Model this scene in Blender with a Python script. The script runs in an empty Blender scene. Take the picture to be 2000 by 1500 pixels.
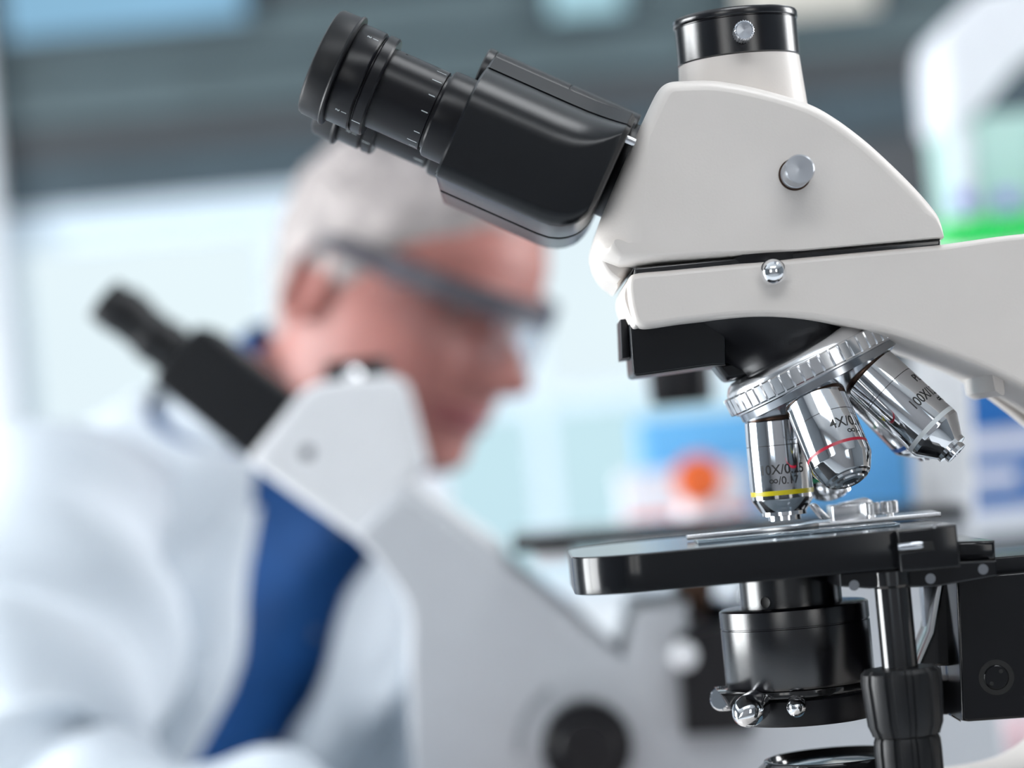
import bpy, bmesh, math, random
from mathutils import Vector, Matrix
random.seed(7)
# ------------------------------------------------------------------ camera
sc = bpy.context.scene
F = 5000.0                                   # focal length in pixels of the 2000x1500 frame
CAM = Vector((0.0, -1.0, 1.15))
PITCH = math.atan(150 / F)                   # horizon lies below the frame centre
ROLL = math.radians(5.3)
_fw = Vector((0, math.cos(PITCH), math.sin(PITCH)))
_up0 = Vector((0, -math.sin(PITCH), math.cos(PITCH)))
_rt0 = Vector((1, 0, 0))
IUP = math.cos(ROLL) * _up0 + math.sin(ROLL) * _rt0
IRT = math.cos(ROLL) * _rt0 - math.sin(ROLL) * _up0
cd = bpy.data.cameras.new('camera'); cam = bpy.data.objects.new('camera', cd)
sc.collection.objects.link(cam); sc.camera = cam
cam.matrix_world = Matrix(((IRT.x, IUP.x, -_fw.x, CAM.x), (IRT.y, IUP.y, -_fw.y, CAM.y), (IRT.z, IUP.z, -_fw.z, CAM.z), (0, 0, 0, 1)))
cd.sensor_width = 36.0; cd.lens = 36.0 * F / 2000.0
cd.clip_start = 0.05; cd.clip_end = 50
cd.dof.use_dof = True; cd.dof.focus_distance = 0.972; cd.dof.aperture_fstop = 4.0
# ------------------------------------------------------------------ world, exposure
w = bpy.data.worlds.new('world'); sc.world = w; w.use_nodes = True
w.node_tree.nodes['Background'].inputs[0].default_value = (0.75, 0.85, 1.0, 1)
w.node_tree.nodes['Background'].inputs[1].default_value = 1.0
vs = sc.view_settings
vs.view_transform = 'Standard'; vs.look = 'None'; vs.exposure = 0.0; vs.gamma = 1.0; vs.use_curve_mapping = False
sc.cycles.use_denoising = True
sc.cycles.max_bounces = 8
BENCH_Z = CAM.z - 0.32
# light levels of the back window and of added unseen fill lights (radiance)
L_REAR, L_LEFT, L_RIGHT, L_CEIL, L_BACK = 2.9, 17.0, 14.0, 8.4, 0.93

def W(px, py, Y=0.0):
    """point of the place at depth Y that the photograph shows at pixel (px, py)"""
    d = _fw + IRT * ((px - 1000) / F) + IUP * ((750 - py) / F)
    return CAM + d * ((Y - CAM.y) / d.y)
def XZ(px, py, Y=0.0):
    p = W(px, py, Y); return (p.x, p.z)
# ------------------------------------------------------------------ materials
def principled(name, col, rough=0.5, metal=0.0, bump=0.0, bscale=600.0, var=0.0, vscale=40.0, coat=0.0, trans=0.0, alpha=1.0, aniso=0.0, spec=0.5, sheen=0.0, sss=0.0):
    m = bpy.data.materials.new(name); m.use_nodes = True
    nt = m.node_tree; b = nt.nodes['Principled BSDF']
    b.inputs['Base Color'].default_value = (*col, 1); b.inputs['Roughness'].default_value = rough
    b.inputs['Metallic'].default_value = metal; b.inputs['Coat Weight'].default_value = coat
    b.inputs['Coat Roughness'].default_value = 0.08
    b.inputs['Transmission Weight'].default_value = trans; b.inputs['Alpha'].default_value = alpha
    b.inputs['Anisotropic'].default_value = aniso; b.inputs['Specular IOR Level'].default_value = spec
    b.inputs['Sheen Weight'].default_value = sheen
    if sss:
        b.inputs['Subsurface Weight'].default_value = sss; b.inputs['Subsurface Radius'].default_value = (0.01, 0.004, 0.002)
        b.inputs['Subsurface Scale'].default_value = 0.6
    tc = nt.nodes.new('ShaderNodeTexCoord')
    if var:
        n = nt.nodes.new('ShaderNodeTexNoise'); n.inputs['Scale'].default_value = vscale; n.inputs['Detail'].default_value = 4
        nt.links.new(tc.outputs['Object'], n.inputs['Vector'])
        r = nt.nodes.new('ShaderNodeValToRGB')
        r.color_ramp.elements[0].position = 0.3; r.color_ramp.elements[1].position = 0.7
        r.color_ramp.elements[0].color = (*[c * (1 - var) for c in col], 1)
        r.color_ramp.elements[1].color = (*[min(1, c * (1 + var)) for c in col], 1)
        nt.links.new(n.outputs['Fac'], r.inputs['Fac']); nt.links.new(r.outputs['Color'], b.inputs['Base Color'])
    if bump:
        n2 = nt.nodes.new('ShaderNodeTexNoise'); n2.inputs['Scale'].default_value = bscale; n2.inputs['Detail'].default_value = 2
        nt.links.new(tc.outputs['Object'], n2.inputs['Vector'])
        bp = nt.nodes.new('ShaderNodeBump'); bp.inputs['Strength'].default_value = bump; bp.inputs['Distance'].default_value = 0.0004
        nt.links.new(n2.outputs['Fac'], bp.inputs['Height']); nt.links.new(bp.outputs['Normal'], b.inputs['Normal'])
    return m
def emitter(name, col, strength, var=0.06, vscale=1.5):
    m = bpy.data.materials.new(name); m.use_nodes = True; nt = m.node_tree
    nt.nodes.remove(nt.nodes['Principled BSDF'])
    e = nt.nodes.new('ShaderNodeEmission'); e.inputs['Strength'].default_value = strength
    tc = nt.nodes.new('ShaderNodeTexCoord'); n = nt.nodes.new('ShaderNodeTexNoise'); n.inputs['Scale'].default_value = vscale
    nt.links.new(tc.outputs['Object'], n.inputs['Vector'])
    r = nt.nodes.new('ShaderNodeValToRGB')
    r.color_ramp.elements[0].position = 0.35; r.color_ramp.elements[1].position = 0.65
    r.color_ramp.elements[0].color = (*[c * (1 - var) for c in col], 1); r.color_ramp.elements[1].color = (*[min(1, c * (1 + var)) for c in col], 1)
    nt.links.new(n.outputs['Fac'], r.inputs['Fac']); nt.links.new(r.outputs['Color'], e.inputs['Color'])
    nt.links.new(e.outputs['Emission'], nt.nodes['Material Output'].inputs['Surface'])
    return m
M = {}
M['cream'] = principled('cream_paint', (0.735, 0.685, 0.645), 0.38, bump=0.10, bscale=1100, var=0.015)
M['white_paint'] = principled('white_paint', (0.74, 0.75, 0.77), 0.45, var=0.02)
M['grey_paint'] = principled('grey_paint', (0.50, 0.52, 0.55), 0.5, var=0.02)
M['black_satin'] = principled('black_satin', (0.006, 0.006, 0.008), 0.34, bump=0.10, bscale=2500, spec=0.3)
M['black_fine'] = principled('black_anodised', (0.004, 0.004, 0.006), 0.20, bump=0.08, bscale=4000, spec=0.9)
M['black_tube'] = principled('black_tube', (0.005, 0.005, 0.007), 0.28, bump=0.08, bscale=4000, spec=0.28)
M['black_gloss'] = principled('black_gloss', (0.012, 0.012, 0.013), 0.12, coat=0.4)
M['black_rubber'] = principled('black_rubber', (0.006, 0.0065, 0.008), 0.42, bump=0.05, bscale=3000, spec=0.35)
M['stage_black'] = principled('stage_black', (0.006, 0.0065, 0.008), 0.15, bump=0.02, bscale=3000, spec=0.4)
M['charcoal'] = principled('charcoal', (0.006, 0.007, 0.009), 0.26, bump=0.10, bscale=3500, spec=0.36)
M['chrome'] = principled('chrome', (0.86, 0.87, 0.89), 0.07, 1.0, var=0.01)
M['nickel'] = principled('brushed_nickel', (0.78, 0.79, 0.81), 0.22, 1.0, var=0.02, aniso=0.3)
M['alu'] = principled('turned_aluminium', (0.52, 0.55, 0.60), 0.3, 1.0, var=0.02, aniso=0.6)
M['dark_chrome'] = principled('dark_chrome', (0.42, 0.44, 0.47), 0.16, 1.0, var=0.02)
M['brass'] = principled('brass', (0.09, 0.055, 0.04), 0.3, 1.0, var=0.03)
M['print_black'] = principled('print_black', (0.01, 0.01, 0.01), 0.5, var=0.01)
M['print_white'] = principled('print_white', (0.62, 0.67, 0.68), 0.5, var=0.01)
M['yellow'] = principled('yellow_enamel', (0.62, 0.52, 0.0), 0.35, var=0.01)
M['red'] = principled('red_enamel', (0.42, 0.005, 0.03), 0.35, var=0.01)
M['blue_en'] = principled('blue_enamel', (0.01, 0.11, 0.42), 0.35, var=0.01)
M['green_en'] = principled('green_enamel', (0.0, 0.12, 0.05), 0.35, var=0.01)
M['white_en'] = principled('white_enamel', (0.66, 0.70, 0.72), 0.35, var=0.01)
M['glass'] = principled('lens_glass', (0.75, 0.85, 0.95), 0.02, trans=1.0)
M['lens_dark'] = principled('coated_lens', (0.02, 0.03, 0.05), 0.04, coat=1.0)
M['field_lens'] = principled('field_lens', (0.25, 0.40, 0.52), 0.08, coat=1.0)
M['hole'] = principled('hole_dark', (0.003, 0.003, 0.003), 0.6)
M['clear'] = principled('clear_plastic', (0.62, 0.74, 0.84), 0.05, trans=0.85, spec=0.6)
# ------------------------------------------------------------------ object helpers
COL = sc.collection
def finish(bm, sharp=35):
    bmesh.ops.remove_doubles(bm, verts=bm.verts, dist=1e-7)
    bmesh.ops.recalc_face_normals(bm, faces=bm.faces)
    a = math.radians(sharp)
    for f in bm.faces: f.smooth = len(f.verts) <= 4
    for e in bm.edges:
        if len(e.link_faces) == 2:
            e.smooth = e.calc_face_angle(0) < a
        else: e.smooth = False
def obj(name, bm, mat, parent=None, sharp=35, label=None):
    finish(bm, sharp)
    me = bpy.data.meshes.new(name); bm.to_mesh(me); bm.free()
    return obj_me(name, me, mat, parent, label)
def obj_me(name, me, mat, parent=None, label=None):
    o = bpy.data.objects.new(name, me); COL.objects.link(o)
    if isinstance(mat, (list, tuple)):
        for x in mat: me.materials.append(M.get(x, x) if isinstance(x, str) else x)
    else: me.materials.append(M[mat] if isinstance(mat, str) else mat)
    if parent is not None:
        o.parent = parent
        o.matrix_parent_inverse = Matrix.Translation(parent.get('_at', (0, 0, 0))).inverted() if parent.type == 'EMPTY' else Matrix()
    if label: o['label'] = label
    return o
_roots = []
def thing(name, label, cat, loc, group=None):
    o = bpy.data.objects.new(name, None); COL.objects.link(o); o.location = loc; o['_at'] = tuple(loc)
    o.empty_display_size = 0.02
    tag(o, label, cat, group); _roots.append(o); return o
def tag(o, label, cat, group=None):
    o['label'] = label; o['category'] = cat
    if group: o['group'] = group
    return o
def struct(o): o['kind'] = 'structure'; return o
# ------------------------------------------------------------------ shape helpers (all take a bmesh)
def B(): return bmesh.new()
def frame_from(axis, hint=Vector((0, -1, 0))):
    a = Vector(axis).normalized(); e0 = (hint - a * hint.dot(a))
    if e0.length < 1e-4: e0 = Vector((1, 0, 0)) - a * a.x
    e0.normalize(); t = a.cross(e0); return a, e0, t
def grid_faces(bm, rings, closed=True, cap0=True, cap1=True):
    V = [[bm.verts.new(p) for p in r] for r in rings]
    n = len(rings[0])
    for i in range(len(V) - 1):
        for j in range(n if closed else n - 1):
            k = (j + 1) % n
            try: bm.faces.new((V[i][j], V[i][k], V[i + 1][k], V[i + 1][j]))
            except ValueError: pass
    if cap0 and closed:
        try: bm.faces.new(V[0][::-1])
        except ValueError: pass
    if cap1 and closed:
        try: bm.faces.new(V[-1])
        except ValueError: pass
    return V
def lathe(bm, prof, O, axis, seg=64, rfun=None):
    """prof: (radius, distance along axis) pairs in metres"""
    a, e0, t = frame_from(axis); O = Vector(O)
    rings = []
    for (r, h) in prof:
        ring = []
        for k in range(seg):
            th = 2 * math.pi * k / seg; rr = max(r, 1e-5)
            if rfun: rr = rfun(rr, k, h)
            ring.append(O + a * h + rr * (math.cos(th) * e0 + math.sin(th) * t))
        rings.append(ring)
    grid_faces(bm, rings); return bm
def mm(prof): return [(r / 1000, h / 1000) for r, h in prof]
def cbev(r, h0, h1, b=0.4):
    """bevelled cylinder profile in mm"""
    return [(r - b, h0), (r, h0 + b), (r, h1 - b), (r - b, h1)]
def smooth_loop(pts, n=6):
    """closed Catmull-Rom; a point given as (x, z, 1) is a sharp corner"""
    N = len(pts); out = []
    P = [Vector((p[0], p[1])) for p in pts]; C = [len(p) > 2 and p[2] for p in pts]
    for i in range(N):
        p0, p1, p2, p3 = P[i - 1], P[i], P[(i + 1) % N], P[(i + 2) % N]
        m1 = (p2 - p1) if C[i] else (p2 - p0) * 0.5
        m2 = (p2 - p1) if C[(i + 1) % N] else (p3 - p1) * 0.5
        L = (p2 - p1).length
        if m1.length > L * 1.2: m1 = m1.normalized() * L * 1.2
        if m2.length > L * 1.2: m2 = m2.normalized() * L * 1.2
        k = 1 if (C[i] and C[(i + 1) % N]) else n
        for j in range(k):
            t = j / k; t2 = t * t; t3 = t2 * t
            out.append((2 * t3 - 3 * t2 + 1) * p1 + (t3 - 2 * t2 + t) * m1 + (-2 * t3 + 3 * t2) * p2 + (t3 - t2) * m2)
    return out
def inset_dirs(P):
    N = len(P); area = sum(P[i].x * P[(i + 1) % N].y - P[(i + 1) % N].x * P[i].y for i in range(N))
    s = 1 if area > 0 else -1; D = []
    for i in range(N):
        a = (P[i] - P[i - 1]); b = (P[(i + 1) % N] - P[i])
        if a.length < 1e-9: a = b
        if b.length < 1e-9: b = a
        na = Vector((-a.y, a.x)).normalized() * s; nb = Vector((-b.y, b.x)).normalized() * s
        m = na + nb
        if m.length < 1e-6: m = na
        m.normalize(); c = max(0.45, m.dot(na)); D.append(m / c)
    return D
def crosses(Q):
    n = len(Q)
    def o(p, q, r): return (q.x - p.x) * (r.y - p.y) - (q.y - p.y) * (r.x - p.x)
    for i in range(n):
        a, b = Q[i], Q[(i + 1) % n]
        lx, hx_, ly, hy = min(a.x, b.x), max(a.x, b.x), min(a.y, b.y), max(a.y, b.y)
        for j in range(i + 2, n):
            if (j + 1) % n == i: continue
            c, d = Q[j], Q[(j + 1) % n]
            if max(c.x, d.x) < lx or min(c.x, d.x) > hx_ or max(c.y, d.y) < ly or min(c.y, d.y) > hy: continue
            if o(a, b, c) * o(a, b, d) < 0 and o(c, d, a) * o(c, d, b) < 0: return True
    return False
def pillow(bm, P, y0, y1, r=0.002, dep=None, n=4, frame=None):
    """prism of outline P (world X,Z) from Y=y0 (near) to Y=y1 with rounded rims; r may be a list per vertex"""
    P = [Vector(p[:2]) for p in P]; D = inset_dirs(P)
    R = r if isinstance(r, list) else [r] * len(P); dep = dep if dep is not None else max(R)
    dep = min(dep, abs(y1 - y0) * 0.49)
    for _ in range(8):
        if not crosses([p + d * q for p, d, q in zip(P, D, R)]): break
        R = [q * 0.7 for q in R]
    fr = frame or (Vector((0, 0, 0)), Vector((1, 0, 0)), Vector((0, 0, 1)), Vector((0, 1, 0)))
    O, e1, e2, e3 = fr; rings = []
    def ring(a, y): return [O + e1 * (p.x + d.x * q * (1 - math.sin(a))) + e2 * (p.y + d.y * q * (1 - math.sin(a))) + e3 * y for p, d, q in zip(P, D, R)]
    for k in range(n + 1):
        a = math.pi / 2 * k / n; rings.append(ring(a, y0 + dep * (1 - math.cos(a))))
    for k in range(n, -1, -1):
        a = math.pi / 2 * k / n; rings.append(ring(a, y1 - dep * (1 - math.cos(a))))
    grid_faces(bm, rings); return bm
def box(bm, c, s, bev=0.0, rot=None):
    """c centre, s full sizes"""
    q = bmesh.ops.create_cube(bm, size=1.0)['verts']
    for v in q: v.co = Vector((v.co.x * s[0], v.co.y * s[1], v.co.z * s[2]))
    if bev:
        es = [e for e in bm.edges if e.verts[0] in q and e.verts[1] in q]
        q = bmesh.ops.bevel(bm, geom=es, offset=bev, segments=2, affect='EDGES', profile=0.5)['verts']
    q = list({v for v in q})
    if bev: q = [v for v in bm.verts if v.tag is False and v in set(q)] or q
    for v in q:
        if rot: v.co = rot @ v.co
        v.co += Vector(c)
    return bm
def abox(name, lo, hi, mat, parent=None, bev=0.0, label=None):
    bm = B(); c = [(a + b) / 2 for a, b in zip(lo, hi)]; s = [abs(b - a) for a, b in zip(lo, hi)]
    q = bmesh.ops.create_cube(bm, size=1.0)['verts']
    for v in q: v.co = Vector((v.co.x * s[0] + c[0], v.co.y * s[1] + c[1], v.co.z * s[2] + c[2]))
    if bev: bmesh.ops.bevel(bm, geom=bm.edges[:], offset=bev, segments=3, affect='EDGES', profile=0.5)
    return obj(name, bm, mat, parent, label=label)
def tube(bm, pts, rad, seg=20, ends=True):
    """round-ended swept tube through pts with radii"""
    pts = [Vector(p) for p in pts]; N = len(pts); rings = []
    hint = Vector((0.13, -0.9, 0.31))
    T = [(pts[min(i + 1, N - 1)] - pts[max(i - 1, 0)]).normalized() for i in range(N)]
    def ring(c, t, r):
        a, e0, b = frame_from(t, hint); return [c + r * (math.cos(2 * math.pi * k / seg) * e0 + math.sin(2 * math.pi * k / seg) * b) for k in range(seg)]
    if ends:
        for k in range(0, 4):
            a = math.pi / 2 * k / 4; rings.append(ring(pts[0] - T[0] * rad[0] * math.cos(a), T[0], max(rad[0] * math.sin(a), 1e-4)))
    for i in range(N): rings.append(ring(pts[i], T[i], rad[i]))
    if ends:
        for k in range(3, -1, -1):
            a = math.pi / 2 * k / 4; rings.append(ring(pts[-1] + T[-1] * rad[-1] * math.cos(a), T[-1], max(rad[-1] * math.sin(a), 1e-4)))
    grid_faces(bm, rings); return bm
def spline(pts, n=8):
    pts = [Vector(p) for p in pts]; out = []
    for i in range(len(pts) - 1):
        p0, p1, p2, p3 = pts[max(i - 1, 0)], pts[i], pts[i + 1], pts[min(i + 2, len(pts) - 1)]
        for j in range(n):
            t = j / n; out.append(0.5 * (2 * p1 + (p2 - p0) * t + (2 * p0 - 5 * p1 + 4 * p2 - p3) * t * t + (3 * p1 - p0 - 3 * p2 + p3) * t ** 3))
    out.append(pts[-1]); return out
def lerp_tab(tab, x):
    if x <= tab[0][0]: return tab[0][1]
    for (a, u), (b, v) in zip(tab, tab[1:]):
        if x <= b:
            t = (x - a) / (b - a); t = t * t * (3 - 2 * t) * 0.5 + t * 0.5
            return u + (v - u) * t
    return tab[-1][1]
def text_verts(s, size):
    cu = bpy.data.curves.new('lettering', 'FONT'); cu.body = s; cu.size = size; cu.offset = 0.008; cu.align_x = 'LEFT'; cu.resolution_u = 4
    o = bpy.data.objects.new('lettering_tmp', cu); COL.objects.link(o)
    bpy.context.view_layer.update(); dg = bpy.context.evaluated_depsgraph_get()
    me = bpy.data.meshes.new_from_object(o.evaluated_get(dg)); bpy.data.objects.remove(o); bpy.data.curves.remove(cu)
    bm = B(); bm.from_mesh(me); bpy.data.meshes.remove(me)
    return bm
def wrap_text(bm_out, s, height, O, a, e0, t, r, h, x0=None, width=None, up=-1):
    """letters of cap height `height` wrapped on a cylinder (origin O, axis a); text up = up*a; x0: arc start from the e0 line"""
    tb = text_verts(s, 1.0)
    bmesh.ops.triangulate(tb, faces=tb.faces)
    xs = [v.co.x for v in tb.verts]; ys = [v.co.y for v in tb.verts]
    k = height / 0.70; mx = min(xs); wd = (max(xs) - mx) * k
    kx = k if width is None else k * width / wd; wd = (max(xs) - mx) * kx
    if x0 is None: x0 = -wd / 2
    bmesh.ops.subdivide_edges(tb, edges=[e for e in tb.edges if abs(e.verts[0].co.x - e.verts[1].co.x) * kx > r * 0.12], cuts=2)
    bmesh.ops.triangulate(tb, faces=tb.faces)
    mp = {}
    for v in tb.verts:
        ph = (x0 + (v.co.x - mx) * kx) / r
        mp[v] = bm_out.verts.new(O + a * (h + up * v.co.y * k) + r * (math.cos(ph) * e0 + math.sin(ph) * t))
    for f in tb.faces:
        try: bm_out.faces.new([mp[v] for v in f.verts])
        except ValueError: pass
    tb.free()
# ================================================================== the room
RX0, RX1, RY0, RY1, RZ1 = -3.2, 3.2, -3.4, 3.5, 2.9
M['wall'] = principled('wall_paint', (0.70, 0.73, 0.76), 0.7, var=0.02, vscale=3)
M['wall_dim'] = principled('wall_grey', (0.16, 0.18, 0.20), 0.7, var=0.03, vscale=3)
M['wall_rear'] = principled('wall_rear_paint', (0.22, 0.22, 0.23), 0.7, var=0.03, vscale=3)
M['slate'] = principled('slate_panel', (0.042, 0.066, 0.082), 0.6, var=0.15, vscale=5)
M['slate_b'] = principled('slate_panel_brown', (0.052, 0.056, 0.062), 0.6, var=0.12, vscale=5)
M['slate_t'] = principled('slate_panel_teal', (0.068, 0.100, 0.110), 0.6, var=0.12, vscale=5)
M['floor'] = principled('vinyl_floor', (0.42, 0.45, 0.48), 0.4, var=0.05, vscale=8)
M['ceil'] = principled('ceiling_paint', (0.62, 0.64, 0.66), 0.8, var=0.02, vscale=4)
M['frame_white'] = principled('window_frame', (0.66, 0.76, 0.84), 0.5, var=0.01)
M['pane_top'] = emitter('frosted_pane_top', (0.60, 0.80, 0.95), L_BACK * 0.98, 0.05)
M['pane_mid'] = emitter('frosted_pane_mid', (0.80, 0.93, 1.0), L_BACK * 1.06, 0.03)
M['pane_low'] = emitter('frosted_pane_low', (0.64, 0.90, 1.0), L_BACK * 0.98, 0.04)
M['pane_sky'] = emitter('clerestory_pane_blue', (0.30, 0.57, 0.80), 0.85, 0.1)
M['pane_cyan'] = emitter('clerestory_pane_cyan', (0.44, 0.72, 0.82), 1.0, 0.1)
M['pane_warm'] = emitter('clerestory_pane_warm', (0.84, 0.84, 0.78), 0.95, 0.1)
M['fill_rear'] = emitter('fill_pane_rear', (1.0, 0.98, 0.95), L_REAR, 0.03)  # glow of the unseen windows added for fill, rims and chrome strips
M['fill_left'] = emitter('fill_pane_left', (0.94, 0.97, 1.0), L_LEFT, 0.03)
M['fill_right'] = emitter('fill_pane_right', (0.97, 0.98, 1.0), L_RIGHT, 0.03)
M['fill_ceil'] = emitter('fill_panel_ceiling', (0.94, 0.97, 1.0), L_CEIL, 0.01)  # glow of the added ceiling panels

struct(abox('floor', (RX0, RY0, -0.1), (RX1, RY1, 0.0), 'floor'))
struct(abox('ceiling', (RX0, RY0, RZ1), (RX1, RY1, RZ1 + 0.1), 'ceil'))
def zb(py, px=1000): return W(px, py, RY1).z            # height on the back wall
zsplit = zb(331); zsill = 0.80
struct(abox('wall_back', (RX0, RY1, 0), (RX1, RY1 + 0.1, RZ1), 'wall'))
# dark slatted panelling above the window, with clerestory panes
up = struct(abox('wall_back_panelling', (RX0, RY1 - 0.05, zsplit), (RX1, RY1 - 0.001, RZ1), 'slate'))
zt = [zsplit + 0.01]; cols = ['slate', 'slate_b', 'slate_t', 'slate_t', 'slate_b', 'slate', 'slate_t', 'slate_b', 'slate', 'slate_t']
hgt = [0.075, 0.06, 0.09, 0.10, 0.10, 0.12, 0.13, 0.14, 0.15, 0.12]
for k in range(10):
    z0 = zt[-1]; z1 = z0 + hgt[k]
    if z1 > RZ1 - 0.01: break
    abox('slat', (RX0 + 0.01, RY1 - 0.07, z0), (RX1 - 0.01, RY1 - 0.05, z1 - 0.012), cols[k], up, 0.004); zt.append(z1)
xp = W(1560, 400, RY1).x
lowp = struct(abox('wall_back_cladding', (xp, RY1 - 0.05, 0.0), (RX1, RY1 - 0.001, zsplit - 0.001), 'slate'))
zz = zsplit - 0.01
for k in range(12):
    if zz < 0.2: break
    abox('slat', (xp + 0.005, RY1 - 0.07, zz - 0.115), (RX1 - 0.01, RY1 - 0.05, zz), ('slate_b', 'slate', 'slate', 'slate_b', 'slate_t')[k % 5], lowp, 0.004); zz -= 0.127
# lit glazing of the clerestory band
def window(name, x0, x1, z0, z1, y, mats, rows, cols_, fr='frame_white', bar=0.03, depth=0.05, axis='Y'):
    """frame, bars and one frosted pane per field; y is the wall plane, the window stands proud towards the room"""
    def bx(nm, a0, a1, b0, b1, d0, d1, mat, parent):
        if axis == 'Y': return abox(nm, (a0, y + d0, b0), (a1, y + d1, b1), mat, parent)
        return abox(nm, (y + d0, a0, b0), (y + d1, a1, b1), mat, parent)
    bm = B()
    s = -1 if depth > 0 else 1
    dd = -depth
    def add(a0, a1, b0, b1):
        if axis == 'Y': lo, hi = (a0, y + min(0, dd), b0), (a1, y + max(0, dd), b1)
        else: lo, hi = (y + min(0, dd), a0, b0), (y + max(0, dd), a1, b1)
        q = bmesh.ops.create_cube(bm, size=1.0)['verts']
        for v in q: v.co = Vector([v.co[i] * (hi[i] - lo[i]) + (hi[i] + lo[i]) / 2 for i in range(3)])
    add(x0 - bar, x0, z0 - bar, z1 + bar); add(x1, x1 + bar, z0 - bar, z1 + bar); add(x0, x1, z0 - bar, z0); add(x0, x1, z1, z1 + bar)
    f = bpy.data.meshes.new('frame'); finish(bm); bm.to_mesh(f); bm.free()
    fo = bpy.data.objects.new(name, f); COL.objects.link(fo); f.materials.append(M[fr]); struct(fo)
    cw = (x1 - x0) / cols_
    zs = rows if isinstance(rows, list) else [z0 + (z1 - z0) * k / rows for k in range(rows + 1)]
    for i in range(cols_):
        for j in range(len(zs) - 1):
            m = mats[j] if isinstance(mats, list) else mats
            g = bar * 0.5
            a0 = x0 + i * cw + (g if i else 0); a1 = x0 + (i + 1) * cw - (g if i < cols_ - 1 else 0)
            b0 = zs[j] + (g if j else 0); b1 = zs[j + 1] - (g if j < len(zs) - 2 else 0)
            bx('pane', a0, a1, b0, b1, min(dd * 0.3, dd * 0.5), max(dd * 0.3, dd * 0.5), m, fo)
    for i in range(1, cols_): bx('glazing_bar', x0 + i * cw - bar * .5, x0 + i * cw + bar * .5, z0, z1, min(0, dd * 0.9), max(0, dd * 0.9), fr, fo)
    for j in range(1, len(zs) - 1): bx('transom', x0, x1, zs[j] - bar * .5, zs[j] + bar * .5, min(0, dd * 0.7), max(0, dd * 0.7), fr, fo)
    return fo
xa = W(22, 400, RY1).x
window('window_1', xa + 0.02, W(1500, 400, RY1).x, 0.95, zsplit - 0.03, RY1, ['pane_low', 'pane_mid', 'pane_top'],
       [0.95, zb(790), zb(455, 300), zsplit - 0.03], 3, bar=0.028)
zq = zb(75)
def clere(name, px0, px1, py_low, mat):
    x0 = W(px0, 40, RY1).x; x1 = W(px1, 40, RY1).x
    window(name, x0, x1, W((px0 + px1) / 2, py_low, RY1).z, min(W((px0 + px1) / 2, py_low, RY1).z + 0.32, RZ1 - 0.2), RY1 - 0.07, mat, 1, 1, bar=0.012, depth=0.03, fr='slate')
clere('window_2', 30, 490, 75, 'pane_sky')
clere('window_3', 1075, 1215, 45, 'pane_cyan')
clere('window_4', 1440, 1700, 45, 'pane_warm')
struct(abox('trim_1', (xa - 0.5, RY1 - 0.12, 0), (xa - 0.005, RY1 - 0.075, RZ1 - 0.01), 'wall'))
# side walls and the wall behind the camera, with unseen windows added for light
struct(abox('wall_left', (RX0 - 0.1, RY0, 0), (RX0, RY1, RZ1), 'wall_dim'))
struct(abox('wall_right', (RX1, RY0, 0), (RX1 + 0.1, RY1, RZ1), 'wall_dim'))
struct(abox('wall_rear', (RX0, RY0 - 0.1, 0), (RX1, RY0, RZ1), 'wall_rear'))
window('added_window_5', -2.2, -1.2, 0.95, 2.5, RY0, 'fill_rear', 1, 2, bar=0.12, depth=-0.05)
window('added_window_8', 1.3, 2.0, 0.95, 2.5, RY0, 'fill_rear', 1, 1, bar=0.12, depth=-0.05)
window('added_window_6', -0.2, 1.7, 0.22, 2.2, RX0, 'fill_left', 1, 2, bar=0.06, depth=-0.05, axis='X')
window('added_window_7', 0.8, 2.0, 0.9, 2.5, RX1, 'fill_right', 1, 1, bar=0.12, depth=0.05, axis='X')
def added_ceiling_panel(x, y, sx, sy, label):  # glowing panels out of view, added for top, rim and front light
    t = thing('added_ceiling_panel', label, 'lamp', (x, y, RZ1 - 0.06), 'added ceiling panels')
    bm = B()
    for lo, hi in (((x - sx, y - sy, RZ1 - .06), (x + sx, y - sy + .03, RZ1)), ((x - sx, y + sy - .03, RZ1 - .06), (x + sx, y + sy, RZ1)),
                   ((x - sx, y - sy, RZ1 - .06), (x - sx + .03, y + sy, RZ1)), ((x + sx - .03, y - sy, RZ1 - .06), (x + sx, y + sy, RZ1))):
        q = bmesh.ops.create_cube(bm, size=1.0)['verts']
        for v in q: v.co = Vector([v.co[i] * (hi[i] - lo[i]) + (hi[i] + lo[i]) / 2 for i in range(3)])
    obj('frame', bm, 'frame_white', t)
    abox('diffuser', (x - sx + .03, y - sy + .03, RZ1 - .05), (x + sx - .03, y + sy - .03, RZ1 - .03), 'fill_ceil', t)
added_ceiling_panel(0.80, 0.0, 0.40, 0.40, 'broad unseen ceiling panel added for light above the carton end of the bench')
added_ceiling_panel(1.6, 1.5, 0.35, 0.4, 'square unseen ceiling panel added for light over the carton shelf')
added_ceiling_panel(0.0, -1.9, 0.9, 0.36, 'long unseen ceiling panel added as fill light behind the viewer')
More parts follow.
